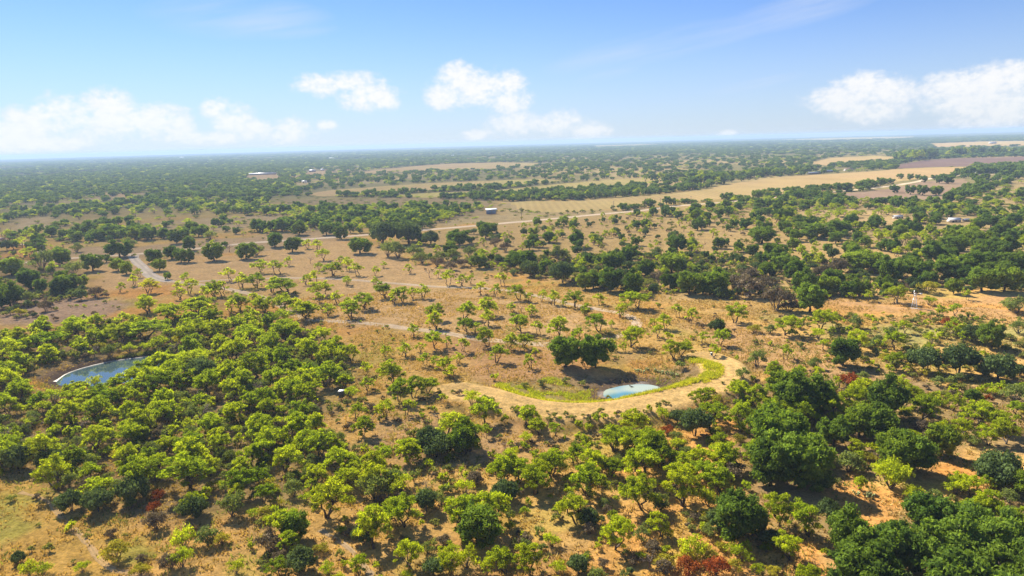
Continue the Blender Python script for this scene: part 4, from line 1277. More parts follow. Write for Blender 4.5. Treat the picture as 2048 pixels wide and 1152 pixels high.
def scatter():
    out = []
    rings = [62.0]
    while rings[-1] < 7000:
        rings.append(rings[-1] + spacing(rings[-1]))
    field_polys = [f[1] for f in FIELD_W]
    for r in rings:
        s = spacing(r)
        n = int(1.66 * r / s)
        a = -0.83 + 1.66 * (np.arange(n) + 0.5 + rng.uniform(-0.5, 0.5, n)) / n
        rr = r + s * rng.uniform(-0.5, 0.5, n)
        out.append(np.stack([rr * np.sin(a), rr * np.cos(a), np.full(n, s)], 1))
    P = np.concatenate(out)
    x, y, s = P.T
    px, py, dep = to_px(x, y, 0 * x)
    r = np.hypot(x, y)
    reg = np.full(len(x), -1)
    for i, (poly, kinds, keep, size) in enumerate(WOODS):
        m = (reg < 0)
        q = np.zeros(len(x), bool)
        q[m] = inside(px[m], py[m], poly)
        reg[q] = i
    infield = np.zeros(len(x), bool)
    for f in field_polys:
        infield |= sdist(x, y, f) > -4
    for yard in YARDS:
        infield |= inside(px, py, yard)
    road_d = seg_dist(x, y, main_line)
    patchn = fbm(x / 45.0, y / 60.0, 201, 3)
    bandn = fbm(x / 420.0, y / 520.0, 202, 4)
    gap = sstep(0.36, 0.46, fbm(x / 160.0, y / 420.0, 203, 3))
    res = []
    u = rng.uniform(0, 1, len(x))
    for i in range(len(x)):
        if infield[i] or road_d[i] < 7:
            continue
        g_ = reg[i]
        if g_ >= 0:
            _, kinds, keep, size = WOODS[g_]
            if not kinds:
                continue
            p = keep * (0.45 + 1.1 * patchn[i]) if keep < 0.75 else keep * (0.8 + 0.4 * patchn[i])
            if r[i] > 600:
                p *= 0.2 + 0.8 * gap[i]
        elif r[i] > 420:
            kinds, size = 'oooogmg', 0.95
            p = 0.25 + 1.25 * float(sstep(0.44, 0.58, bandn[i]))
        else:
            kinds, size, p = 'msgk', 0.75, 0.05
        if u[i] > p:
            continue
        k = kinds[int(rng.integers(len(kinds)))]
        base = {'m': 5.0, 'y': 4, 'o': 7.6, 'c': 5, 'g': 3.0, 'k': 2.6, 'b': 2.8, 's': 2.4, 'd': 3.2}[k] * size * rng.uniform(0.42, 1.3)
        w = max(base, 1.12 * s[i]) if r[i] > 500 else base
        if r[i] > 500 and k in 'gkbs':
            w = max(base * 1.2, 0.8 * s[i])
        h = base * RATIO[k] * rng.uniform(0.9, 1.1)
        h = min(h, 8.0)
        res.append((x[i], y[i], w, h, k))
    # low brush filling in under and between the trees of the near thickets
    und = []
    n = 16000
    rr = np.sqrt(rng.uniform(68 ** 2, 330 ** 2, n))
    a = rng.uniform(-0.8, 0.8, n)
    x, y = rr * np.sin(a), rr * np.cos(a)
    px, py, dep = to_px(x, y, 0 * x)
    ok = np.ones(n, bool)
    for f in ([0, 1, 2, 3, 4, 7, 8]):
        ok &= ~inside(px, py, WOODS[f][0])
    road_d = seg_dist(x, y, main_line)
    pn = fbm(x / 14.0, y / 14.0, 222, 3)
    for i in np.where(ok & (road_d > 8))[0]:
        p, kinds, size = 0.11, 'sgkb', 0.55
        for (f, pk, kk, sz) in UNDER:
            if inside(px[i:i + 1], py[i:i + 1], WOODS[f][0])[0]:
                p, kinds, size = pk, kk, sz
                break
        if rng.uniform() > p * (0.3 + 1.4 * pn[i]):
            continue
        k = kinds[int(rng.integers(len(kinds)))]
        w = {'m': 4.2, 'g': 2.7, 'k': 2.3, 'b': 2.6, 's': 2.2, 'c': 3.6}[k] * size * rng.uniform(0.6, 1.3)
        und.append((x[i], y[i], w, w * RATIO[k], k))
    return res + und


def hedge(line, n, kinds, wmin, wmax, spread):
    p = smooth_line(poly_at(line), 10)
    L = np.concatenate([[0], np.cumsum(np.linalg.norm(np.diff(p, axis=0), axis=1))])
    out = []
    for k in range(n):
        t = rng.uniform(0, L[-1])
        x, y = np.interp(t, L, p[:, 0]) + rng.normal() * spread, np.interp(t, L, p[:, 1]) + rng.normal() * spread
        w = rng.uniform(wmin, wmax)
        kk = kinds[int(rng.integers(len(kinds)))]
        out.append((x, y, w, w * RATIO[kk], kk))
    return out


sc_list = scatter()
sc_list += hedge([(1020, 402), (1080, 400), (1135, 397), (1210, 392), (1260, 389), (1310, 386), (1380, 379), (1415, 375)], 90, 'ooomg', 5, 9, 4)
sc_list += hedge([(780, 392), (851, 387), (919, 383), (988, 378), (1056, 371), (1124, 366), (1158, 363), (1250, 357), (1330, 352)], 45, 'ogmg', 3, 6, 3)
sc_list += hedge([(640, 364), (760, 361), (850, 358), (960, 354)], 70, 'oomg', 6, 10, 20)
sc_list += hedge([(1330, 362), (1400, 356), (1420, 366), (1380, 374)], 60, 'oom', 8, 13, 14)
sc_list += hedge([(1420, 362), (1480, 357), (1560, 350), (1620, 345)], 60, 'ooom', 8, 13, 6)
sc_list += hedge([(1500, 394), (1570, 388), (1640, 380), (1660, 382)], 26, 'oog', 5, 8, 4)
sc_list += hedge([(1010, 422), (1120, 430), (1240, 416), (1400, 402)], 24, 'ggk', 2.5, 5, 4)
sc_list += hedge([(1930, 352), (1980, 345), (2040, 342), (2060, 352)], 36, 'oo', 8, 12, 14)
sc_list += hedge([(1780, 324), (1900, 313), (2000, 308), (2100, 306)], 60, 'oom', 14, 24, 16)
sc_list += hedge([(950, 812), (1030, 838), (1140, 853), (1230, 847), (1320, 831), (1400, 808), (1455, 788)], 60, 'gskg', 0.7, 1.7, 1.0)
# keep clear of the plants read off the photograph
cell = {}
for p in plants:
    cell.setdefault((int(p[0] // 8), int(p[1] // 8)), []).append(p)


def crowded(x, y, w):
    cx, cy_ = int(x // 8), int(y // 8)
    for i in (-1, 0, 1):
        for j in (-1, 0, 1):
            for q in cell.get((cx + i, cy_ + j), ()):
                if math.hypot(q[0] - x, q[1] - y) < 0.30 * (q[3] + w):
                    return True
    return False


xs = np.array([p[0] for p in sc_list])
ys = np.array([p[1] for p in sc_list])
zs = height(xs, ys)
for i, (x, y, w, h, k) in enumerate(sc_list):
    if math.hypot(x, y) < 420 and crowded(x, y, w):
        continue
    plants.append((x, y, zs[i], w, h, k))

# what the frame shows, largest first; 300 of a kind stand alone, the rest are one mass of their kind
PX = np.array([p[0] for p in plants])
PY = np.array([p[1] for p in plants])
PZ = np.array([p[2] for p in plants])
PW = np.array([p[3] for p in plants])
PH = np.array([p[4] for p in plants])
pxx, pyy, pdep = to_px(PX, PY, PZ)
wpx = PW / pdep * FPX
hpx = PH / pdep * FPX
vis = (pxx > -wpx * 0.3) & (pxx < 2048 + wpx * 0.3) & (pyy - hpx < 1150) & (pdep > 5)
score = np.where(vis, wpx * hpx, -1)
kind_of = np.array([CODE[p[5]] for p in plants])
single = np.zeros(len(plants), bool)
for k in KINDS:
    ii = np.where((kind_of == k) & vis)[0]
    single[ii[np.argsort(-score[ii])[:300]]] = True

# ------------------------------------------------------------------ labels: look, then the nearest landmark, then the place in that little group
MARKS = [('the milky stock pond', 1262, 782), ('the pond oaks', 1160, 715), ('the left end of the dam', 965, 795), ('the outer foot of the dam', 1140, 845), ('the right end of the dam', 1450, 730),
         ('the long dark pond', 215, 745), ('the small dark blind', 685, 790), ('the silver windmill', 1828, 600), ('the track bend', 1265, 650), ('the grey driveway', 295, 540),
         ('the open shed', 983, 425), ('the white-roofed barn', 1908, 438), ('the looping track', 750, 650), ('the bare slope', 820, 610), ('the dirt road', 560, 482), ('the utility poles', 80, 500),
         ('the bare purple ground', 110, 620), ('the bottom-left clearing', 120, 1040), ('the sunlit orange clearing', 1740, 1030), ('the small orange gap', 1890, 940), ('the biggest oak clump', 1580, 930),
         ('the front-centre grass', 900, 1000), ('the bottom centre edge', 1000, 1130), ('the bottom-right corner', 1950, 1110), ('the bottom-left corner', 60, 1120), ('the red bushes below', 1420, 1130),
         ('the orange-leaved bushes', 1590, 610), ('the row of road oaks', 1700, 380), ('the small clearing', 1690, 435), ('the tan field', 1300, 400), ('the right picture edge', 2020, 720), ('the right picture edge above', 2020, 540),
         ('the left picture edge', 30, 860), ('the left picture edge above', 30, 570), ('the thicket centre', 330, 880), ('the thicket edge', 560, 960), ('the upper-left thicket', 260, 650), ('the upper thicket', 520, 700),
         ('the pinkish slope', 620, 520), ('the scrub slope', 1000, 520), ('the oak belt', 1270, 560), ('the scrub hill', 1450, 500), ('the far woods', 780, 430), ('the left far woods', 250, 430), ('the feeder', 1423, 715),
         ('the middle shrubs', 1150, 960), ('the front mesquite group', 1250, 900), ('the right scrub', 1750, 700), ('the dark right bushes', 1860, 730), ('the slope behind the feeder', 1560, 700), ('the left oaks', 250, 560), ('the mesquite rows', 880, 720)]
ORD = ['first', 'second', 'third', 'fourth', 'fifth', 'sixth', 'seventh', 'eighth', 'ninth', 'tenth', 'eleventh', 'twelfth', 'thirteenth', 'fourteenth', 'fifteenth', 'sixteenth', 'seventeenth', 'eighteenth', 'nineteenth', 'twentieth',
       'twenty-first', 'twenty-second', 'twenty-third', 'twenty-fourth', 'twenty-fifth', 'twenty-sixth', 'twenty-seventh', 'twenty-eighth', 'twenty-ninth', 'thirtieth', 'thirty-first', 'thirty-second', 'thirty-third', 'thirty-fourth']
LOOK = {'m': 'bright green mesquite tree', 'y': 'pale thin mesquite tree', 'o': 'dark green live oak', 'c': 'dense dark evergreen bush', 'g': 'grey-green scrub bush', 'k': 'yellowish olive bush',
        'b': 'bare brown twiggy bush', 'r': 'rusty red bush', 's': 'light green low shrub', 'd': 'bare dead tree', 'p': 'pale prickly pear clump'}
SIZES = {'m': (3.6, 5.4), 'y': (3, 4.5), 'o': (6.0, 9.5), 'c': (4, 6.5), 'g': (2.6, 4.2), 'k': (2.4, 3.6), 'b': (2.5, 4.2), 'r': (2.5, 4.0), 's': (2.2, 3.6), 'd': (2.2, 3.5), 'p': (1, 1.6)}
marks = np.array([(m_[1], m_[2]) for m_ in MARKS], float)
desc = {}
sid = np.where(single)[0]
for i in sid:
    k = plants[i][5]
    a, b = SIZES[k]
    size = 'small' if PW[i] < a else ('large' if PW[i] > b else 'medium')
    dx, dy = pxx[i] - marks[:, 0], (pyy[i] - marks[:, 1]) * 1.8
    j = int(np.argmin(dx * dx + dy * dy))
    rel = ('right of' if dx[j] > 0 else 'left of') if abs(dx[j]) > abs(dy[j]) else ('before' if dy[j] > 0 else 'behind')
    desc.setdefault('%s %s %s %s' % (size, LOOK[k], rel, MARKS[j][0]), []).append(i)
label_of = {}
for t_, ids in desc.items():
    ids.sort(key=lambda i: pxx[i])
    for n_, i in enumerate(ids):
        label_of[i] = t_ if len(ids) == 1 else '%s, %s from left' % (t_, ORD[min(n_, len(ORD) - 1)])
GROUP = {'mesquite_tree': 'mesquite trees of the ranch', 'live_oak_tree': 'live oaks of the ranch', 'evergreen_bush': 'dark evergreen bushes', 'scrub_bush': 'scrub bushes', 'brown_bush': 'bare brown bushes',
         'red_bush': 'red-leaved bushes', 'mesquite_shrub': 'low mesquite shrubs', 'dead_tree': 'dead trees', 'prickly_pear': 'prickly pears on the pond bank'}

for i in sid:
    x, y, z, w, h, k = plants[i]
    kd = KINDS[kind_of[i]]
    protos = kd['HI'] if wpx[i] > 26 else kd['LO']
    pr = protos[int(rng.integers(len(protos)))]
    root = bpy.data.objects.new(kind_of[i], None)
    root.empty_display_size = 0.3
    col.objects.link(root)
    root.location = (x, y, z)
    root.rotation_euler = (0, 0, rng.uniform(0, 6.283))
    root.scale = (w / pr['W'], w / pr['W'], h / pr['H'])
    v = rng.uniform(0.82, 1.15)
    tint = TINT[k]
    if k == 'm' and rng.uniform() < 0.22:
        tint = (0.72, 0.80, 0.95)
    if k == 'o' and rng.uniform() < 0.3:
        tint = (1.45, 1.3, 0.9)
    for part, nm in (('trunk', kd['parts'][0]), ('crown', kd['parts'][1])):
        if pr[part] is None:
            continue
        o = bpy.data.objects.new(nm, pr[part])
        col.objects.link(o)
        o.parent = root
        o.color = (tint[0] * v, tint[1] * v, tint[2] * v, 1)
    tag(root, label_of[i], kd['cat'], GROUP[kind_of[i]])


# the rest: one object for each kind, its plants set on points
def mass(name, ids, protos, label):
    if not len(ids):
        return
    refs = []
    for k, pr in enumerate(protos):
        me = pr['crown'].copy()
        if pr['trunk'] is not None:
            tv = np.empty(len(pr['trunk'].vertices) * 3, np.float32)
            pr['trunk'].vertices.foreach_get('co', tv)
            cv = np.empty(len(me.vertices) * 3, np.float32)
            me.vertices.foreach_get('co', cv)
            nt = len(tv) // 3
            fs = [[], []]
            mi = []
            for src, off, mm in ((pr['crown'], 0, 0), (pr['trunk'], len(cv) // 3, 1)):
                for p in src.polygons:
                    vs = [q + off for q in p.vertices]
                    fs[0 if len(vs) == 4 else 1].append((vs, mm))
            q4 = [f[0] for f in fs[0]]
            q3 = [f[0] for f in fs[1]]
            mi = [f[1] for f in fs[0]] + [f[1] for f in fs[1]]
            tint = np.empty(len(me.vertices), np.float32)
            me.attributes['tint'].data.foreach_get('value', tint)
            mats = [pr['crown'].materials[0], pr['trunk'].materials[0]]
            me = fast_mesh('plant', np.concatenate([cv, tv]).reshape(-1, 3), ([np.array(q4)] if q4 else []) + ([np.array(q3)] if q3 else []), mats, mi)
            add_attr(me, 'tint', np.concatenate([tint, np.full(nt, 0.4)]), 'FLOAT')
        ob = bpy.data.objects.new(name + '_shape', me)
        ob.color = (1, 1, 1, 1)
        refs.append((ob, pr))
    n = len(ids)
    pick = rng.integers(0, len(refs), n)
    me = bpy.data.meshes.new(name)
    me.vertices.add(n)
    me.vertices.foreach_set('co', np.stack([PX[ids], PY[ids], PZ[ids]], 1).astype(np.float32).ravel())
    pw = np.array([r_[1]['W'] for r_ in refs])[pick]
    ph = np.array([r_[1]['H'] for r_ in refs])[pick]
    add_attr(me, 'size', np.stack([PW[ids] / pw, PW[ids] / pw, PH[ids] / ph], 1), 'FLOAT_VECTOR')
    add_attr(me, 'turn', np.stack([np.zeros(n), np.zeros(n), rng.uniform(0, 6.28, n)], 1), 'FLOAT_VECTOR')
    add_attr(me, 'pick', pick, 'INT')
    o = bpy.data.objects.new(name, me)
    col.objects.link(o)
    ng = bpy.data.node_groups.new(name, 'GeometryNodeTree')
    ng.interface.new_socket('Geometry', in_out='INPUT', socket_type='NodeSocketGeometry')
    ng.interface.new_socket('Geometry', in_out='OUTPUT', socket_type='NodeSocketGeometry')
    T = NT(ng)
    gi, go = T.node('NodeGroupInput'), T.node('NodeGroupOutput')

    def attr(nm, ty):
        a = T.node('GeometryNodeInputNamedAttribute', data_type=ty)
        a.inputs[0].default_value = nm
        return [s_ for s_ in a.outputs if s_.enabled and s_.name == 'Attribute'][0]
    prev = None
    for k, (ob, pr) in enumerate(refs):
        inf = T.node('GeometryNodeObjectInfo')
        inf.inputs['Object'].default_value = ob
        inf.inputs['As Instance'].default_value = True
        cmp = T.node('FunctionNodeCompare', data_type='INT', operation='EQUAL')
        ins_ = [s_ for s_ in cmp.inputs if s_.enabled]
        T.l.new(attr('pick', 'INT'), ins_[0])
        ins_[1].default_value = k
        ip = T.node('GeometryNodeInstanceOnPoints')
        T.l.new(gi.outputs[0], ip.inputs['Points'])
        T.l.new(cmp.outputs[0], ip.inputs['Selection'])
        T.l.new(inf.outputs['Geometry'], ip.inputs['Instance'])
        T.l.new(attr('turn', 'FLOAT_VECTOR'), ip.inputs['Rotation'])
        T.l.new(attr('size', 'FLOAT_VECTOR'), ip.inputs['Scale'])
        if prev is None:
            prev = T.node('GeometryNodeJoinGeometry')
        T.l.new(ip.outputs[0], prev.inputs[0])
    T.l.new(prev.outputs[0], go.inputs[0])
    md = o.modifiers.new('plants', 'NODES')
    md.node_group = ng
    tag(o, label, kind='stuff')
    return o


MASS = {'mesquite_tree': ('mesquite_woodland', 'far mesquite woodland fading towards the horizon'), 'live_oak_tree': ('oak_woodland', 'far dark oak woods out to the horizon'),
        'scrub_bush': ('distant_scrub', 'distant grey-green scrub between the woods'), 'brown_bush': ('distant_brush', 'distant bare brown brush'), 'mesquite_shrub': ('distant_undergrowth', 'small distant green undergrowth'),
        'evergreen_bush': ('distant_evergreen_scrub', 'distant dark evergreen scrub')}
for k, (nm, lab) in MASS.items():
    ids = np.where((kind_of == k) & ~single)[0]
    mass(nm, ids, KINDS[k]['LO'], lab)

# ------------------------------------------------------------------ grass
def tufts(name, x, y, z, hgt, mat, label, blades=5, width=0.09, spread=0.16):
    n = len(x)
    g = np.random.default_rng(77)
    m = n * blades
    bx = np.repeat(x, blades) + g.normal(size=m) * np.repeat(hgt, blades) * spread
    by = np.repeat(y, blades) + g.normal(size=m) * np.repeat(hgt, blades) * spread
    bz = np.repeat(z, blades)
    h = np.repeat(hgt, blades) * g.uniform(0.6, 1.2, m)
    a = g.uniform(0, 6.283, m)
    w = width * g.uniform(0.6, 1.5, m)
    lx, ly = g.normal(size=m) * h * 0.45, g.normal(size=m) * h * 0.45
    p0 = np.stack([bx - np.cos(a) * w, by - np.sin(a) * w, bz - 0.03], 1)
    p1 = np.stack([bx + np.cos(a) * w, by + np.sin(a) * w, bz - 0.03], 1)
    p2 = np.stack([bx + lx, by + ly, bz + h], 1)
    v = np.stack([p0, p1, p2], 1).reshape(-1, 3)
    me = fast_mesh(name, v, np.arange(3 * m).reshape(m, 3), [mat])
    add_attr(me, 'tint', np.repeat(np.repeat(g.uniform(0, 1, n), blades), 3), 'FLOAT')
    o = bpy.data.objects.new(name, me)
    col.objects.link(o)
    return tag(o, label, kind='stuff')


def spots(n, rmin, rmax, keep):
    rr = np.sqrt(rng.uniform(rmin ** 2, rmax ** 2, n))
    a = rng.uniform(-0.72, 0.72, n)
    x, y = rr * np.sin(a), rr * np.cos(a)
    k = keep(x, y)
    return x[k], y[k]


x, y = spots(90000, 66, 260, lambda x, y: (seg_dist(x, y, crest_c) > 5.5) & (sdist(x, y, water1) < -1.5) & (sdist(x, y, water2) < -2) & (fbm(x / 7.0, y / 7.0, 301, 3) > rng.uniform(0.36, 0.62, len(x))))
tufts('dry_grass', x, y, height(x, y), rng.uniform(0.22, 0.6, len(x)), M['grassdry'], 'dry straw-coloured grass tufts on the open ground', 4, 0.11, 0.5)
x, y = spots(22000, 66, 200, lambda x, y: (seg_dist(x, y, crest_c) > 5.5) & (sdist(x, y, water1) < -1.0) & (sdist(x, y, water2) < -1) & (fbm(x / 9.0 + 50, y / 9.0, 302, 3) > rng.uniform(0.50, 0.66, len(x))))
tufts('weeds', x, y, height(x, y), rng.uniform(0.25, 0.7, len(x)), M['scrub'], 'olive weeds scattered over the dry ground', 5, 0.1, 0.5)
# green belt on the inner side of the dam
belt = smooth_line(poly_at([(1000, 768), (1035, 786), (1090, 801), (1140, 806), (1200, 805), (1262, 798), (1330, 784), (1395, 769), (1424, 757), (1428, 745), (1412, 732), (1392, 723)], 0.4), 8)
lo, hi = belt.min(0) - 4, belt.max(0) + 4
bx_, by_ = rng.uniform(lo[0], hi[0], 60000), rng.uniform(lo[1], hi[1], 60000)
bd = seg_dist(bx_, by_, belt)
wid = 0.9 + 0.7 * fbm(bx_ / 5, by_ / 5, 88, 2) + 1.0 * np.exp(-((bx_ - belt[-2, 0]) / 8) ** 2)
k = (bd < wid * rng.uniform(0.35, 1.15, len(bd))) & (fbm(bx_ / 2.2, by_ / 2.2, 87, 3) > rng.uniform(0.25, 0.5, len(bd))) & (sdist(bx_, by_, water1) < -0.3)
tufts('green_reeds', bx_[k], by_[k], height(bx_[k], by_[k]), rng.uniform(0.35, 0.8, k.sum()), M['grassgreen'], 'bright yellow-green reed belt along the inner edge of the dam', 5, 0.07, 0.35)
pg = poly_at([(995, 770), (1080, 757), (1160, 766), (1190, 790), (1110, 802), (1030, 790)], -0.3)
bx_, by_ = rng.uniform(pg[:, 0].min(), pg[:, 0].max(), 9000), rng.uniform(pg[:, 1].min(), pg[:, 1].max(), 9000)
k = (sdist(bx_, by_, pg) > -1) & (fbm(bx_ / 4, by_ / 4, 89, 3) > rng.uniform(0.54, 0.74, len(bx_)))
tufts('marsh_weeds', bx_[k], by_[k], height(bx_[k], by_[k]), rng.uniform(0.25, 0.6, k.sum()), M['grassgreen'], 'yellowish weeds on the floor of the dry pond end', 4, 0.08, 0.5)
bp = smooth_line(poly_at([(200, 728), (240, 716), (290, 708), (335, 700)], -0.3), 8)
bx_, by_ = rng.uniform(bp[:, 0].min() - 3, bp[:, 0].max() + 3, 9000), rng.uniform(bp[:, 1].min() - 4, bp[:, 1].max() + 4, 9000)
k = (seg_dist(bx_, by_, bp) < 2.6) & (sdist(bx_, by_, water2) < -1.6)
tufts('bank_reeds', bx_[k], by_[k], height(bx_[k], by_[k]), rng.uniform(0.4, 0.9, k.sum()), M['scrub'], 'grey-green reeds on the bank behind the long pond', 5, 0.09, 0.4)


# ------------------------------------------------------------------ buildings
def building(name, px, py, L, Wd, Hw, Hr, rz, roof, wall, label, cat='building', open_side=False, windows=2, slope='gable'):
    x, y, z = (float(q[0]) for q in at_ground(px, py))
    root = empty(name, (x, y, z), R(rz))
    ov = 0.35
    if not open_side:
        mb = MB()
        mb.box((0, 0, Hw / 2 - 0.1), (L, Wd, Hw + 0.2))
        if slope == 'gable':
            for s_ in (-1, 1):
                mb.add([(s_ * L / 2, -Wd / 2, Hw), (s_ * L / 2, Wd / 2, Hw), (s_ * L / 2, 0, Hw + Hr)], tris=[(0, 1, 2)])
        w_ = mb.build('wall', wall, root)
        d_ = MB().box((-L * 0.18, -Wd / 2 - 0.04, Hw * 0.36), (min(2.6, L * 0.2), 0.08, Hw * 0.72)).build('door', M['dark'], root)
        for k in range(windows):
            wx = L * (0.08 + 0.34 * k / max(1, windows - 1)) if windows > 1 else L * 0.25
            f_ = MB().box((wx, -Wd / 2 - 0.03, Hw * 0.58), (1.1, 0.06, 0.9)).build('window', M['wallw'], root)
            MB().box((wx, -Wd / 2 - 0.065, Hw * 0.58), (0.9, 0.01, 0.7)).build('pane', M['dark'], f_)
    else:
        for sx in (-1, 0, 1):
            for sy in (-1, 1):
                MB().box((sx * (L / 2 - 0.2), sy * (Wd / 2 - 0.2), Hw / 2 - 0.1), (0.2, 0.2, Hw + 0.2)).build('post', M['wallb'], root)
        MB().box((0, Wd / 2 - 0.32, Hw * 0.45), (L - 0.7, 0.06, Hw * 0.9)).build('wall', wall, root)
    mb = MB()
    th = 0.12
    if slope == 'gable':
        for s_ in (-1, 1):
            e = (Wd / 2 + ov)
            ze = Hw - Hr * ov / (Wd / 2)
            vs = [(-L / 2 - ov, s_ * e, ze), (L / 2 + ov, s_ * e, ze), (L / 2 + ov, 0, Hw + Hr), (-L / 2 - ov, 0, Hw + Hr)]
            vs = vs + [(a, b, c + th) for a, b, c in vs]
            mb.add([(a, b, c + 0.02) for a, b, c in vs], [(0, 1, 2, 3), (7, 6, 5, 4), (0, 4, 5, 1), (1, 5, 6, 2), (3, 7, 4, 0)])
    else:
        vs = [(-L / 2 - ov, -Wd / 2 - ov, Hw), (L / 2 + ov, -Wd / 2 - ov, Hw), (L / 2 + ov, Wd / 2 + ov, Hw + Hr), (-L / 2 - ov, Wd / 2 + ov, Hw + Hr)]
        vs = vs + [(a, b, c + th) for a, b, c in vs]
        mb.add([(a, b, c + 0.04) for a, b, c in vs], [(3, 2, 1, 0), (4, 5, 6, 7), (0, 1, 5, 4), (1, 2, 6, 5), (2, 3, 7, 6), (3, 0, 4, 7)])
    mb.build('roof', roof, root)
    return tag(root, label, cat)


def PXM(px, py):
    """metres per pixel on the ground there"""
    x, y = at_flat(np.array([float(px)]), np.array([float(py)]))
    return float((np.stack([x, y, 0 * x - CAM_H], 1) @ F)[0]) / FPX


u = PXM(983, 428)
building('open_shed', 983, 428, 21 * u, 9 * u, 8.5 * u, 2 * u, 12, M['white'], M['bluetarp'], 'open shed with a bright white mono-pitch roof beside the dirt road', 'shed', True, 0, 'mono')
u = PXM(1908, 443)
building('white_barn', 1907, 444, 20 * u, 14 * u, 5 * u, 3.2 * u, -8, M['white'], M['wallw'], 'barn with a bright white gable roof among the right-hand woods', 'barn')
building('ranch_house', 1795, 437, 18 * u, 9 * u, 4.5 * u, 2.5 * u, 6, M['white'], M['wallw'], 'low pale-roofed house half hidden by oaks at the edge of the small clearing', 'house')
building('small_shed', 1932, 443, 12 * u, 6 * u, 4 * u, 1.5 * u, 10, M['tin'], M['wallb'], 'small tin shed just right of the white-roofed barn', 'shed', windows=1)
u = PXM(1640, 347)
building('long_barn', 1628, 348.5, 30 * u, 7 * u, 3.2 * u, 1.6 * u, 20, M['tin'], M['wallb'], 'long low barn with a bluish tin roof at the edge of the tan field', 'barn', windows=3)
building('hay_barn', 1655, 345, 22 * u, 6 * u, 3.2 * u, 1.5 * u, 20, M['tin'], M['wallb'], 'second low tin barn just right of the long barn', 'barn')
building('farm_house', 1697, 342, 17 * u, 8 * u, 3.4 * u, 2.2 * u, 5, M['rust'], M['wallw'], 'farmhouse with a greyish brown roof right of the tin barns', 'house')
u = PXM(1970, 348)
building('hidden_house', 1960, 347.5, 17 * u, 8 * u, 3 * u, 2.2 * u, 10, M['tin'], M['wallw'], 'grey-roofed house under dark oaks near the right edge', 'house')
building('garage', 1981, 346.5, 12 * u, 8 * u, 3 * u, 1.8 * u, 10, M['tin'], M['wallw'], 'smaller grey-roofed garage beside the house under oaks', 'garage', windows=1)
u = PXM(525, 349)
building('poultry_barn', 525, 349.5, 52 * u, 6 * u, 2.4 * u, 1.3 * u, 4, M['white'], M['wallb'], 'very long thin white-roofed barn in the far left woods', 'barn', windows=4)
u = PXM(628, 346)
building('far_barn', 625, 343.5, 13 * u, 6 * u, 3.0 * u, 1.3 * u, 3, M['white'], M['wallb'], 'white-roofed barn in the far woods left of a tiny shed', 'barn')
building('far_shed', 645, 341, 7 * u, 5 * u, 2.2 * u, 1.3 * u, 3, M['white'], M['wallb'], 'tiny white-roofed shed at the end of the far pink strip', 'shed', windows=1)
building('trailer_house', 609, 366, 7 * u, 2.5 * u, 2.8 * u, 0.6 * u, 0, M['white'], M['white'], 'small white house alone in the woods above the pinkish field', 'house', windows=1)
u = PXM(1985, 288)
building('horizon_barn', 1985, 287.5, 13 * u, 5 * u, 2.6 * u, 1.2 * u, 0, M['white'], M['wallw'], 'white-roofed barn near the horizon at the far right', 'barn')
for (bx, by, bl, lab) in ((904, 312.5, 8, 'white speck of a barn in the far blue woods above the fields'), (419, 325.5, 7, 'white speck of a barn near the horizon on the left'), (663, 317.5, 9, 'white speck of a barn below the horizon left of centre'),
                          (364, 316.5, 8, 'pale speck of a barn right under the left horizon')):
    u = PXM(bx, by)
    building('distant_barn', bx, by, bl * u, 3 * u, 1.8 * u, 0.8 * u, 0, M['white'], M['wallw'], lab, 'barn', windows=1)
u = PXM(8, 484)
building('roadside_house', 2, 484, 26 * u, 12 * u, 5 * u, 3.5 * u, -10, M['rust'], M['wallw'], 'house with a rusty roof cut by the left picture edge', 'house')

# ------------------------------------------------------------------ utility poles
POLES = [(1043, 440, 25, 'utility pole standing alone right of the open shed'), (1227, 422, 20, 'utility pole beside the first bush along the tan field'), (1290, 417, 20, 'utility pole rising from the round bush by the road'),
         (1320.5, 415, 18, 'utility pole two places left of the road bend'), (1348.5, 411, 16, 'utility pole next to the purplish bush by the road'), (1382, 407.5, 15, 'thin utility pole before the dark dots of bushes'),
         (4, 473, 18, 'utility pole at the very left picture edge'), (25, 482, 27, 'tall utility pole beside the left picture edge house'), (46, 498, 11, 'short post on the orange yard by the lane'),
         (75, 511, 27, 'tall leaning utility pole left of the lane'), (90, 514, 24, 'utility pole right of the lane'), (128, 504, 17, 'utility pole in front of the yellow-green bushes')]


def make_pole(px, py, hpx_, label):
    u = PXM(px, py)
    x, y, z = (float(q[0]) for q in at_ground(px, py))
    H_ = hpx_ * u / math.cos(R(8))
    root = empty('utility_pole', (x, y, z), R(random.uniform(20, 50)))
    lean = random.uniform(-0.02, 0.02) * H_
    MB().tube([(0, 0, -0.4), (lean * 0.5, 0, H_ * 0.5), (lean, 0, H_)], [0.17, 0.15, 0.12], 7).build('shaft', M['pole'], root)
    if hpx_ > 12:
        a = MB().box((lean, 0.16, H_ - 0.5), (2.2, 0.1, 0.12)).build('crossarm', M['pole'], root)
        for s_ in (-0.95, 0.0, 0.95):
            MB().tube([(lean + s_, 0.16, H_ - 0.44), (lean + s_, 0.16, H_ - 0.36), (lean + s_, 0.16, H_ - 0.26)], [0.05, 0.07, 0.03], 6).build('insulator', M['tin'], a)
    tag(root, label, 'pole', 'utility poles along the roads')


for p in POLES:
    make_pole(*p)

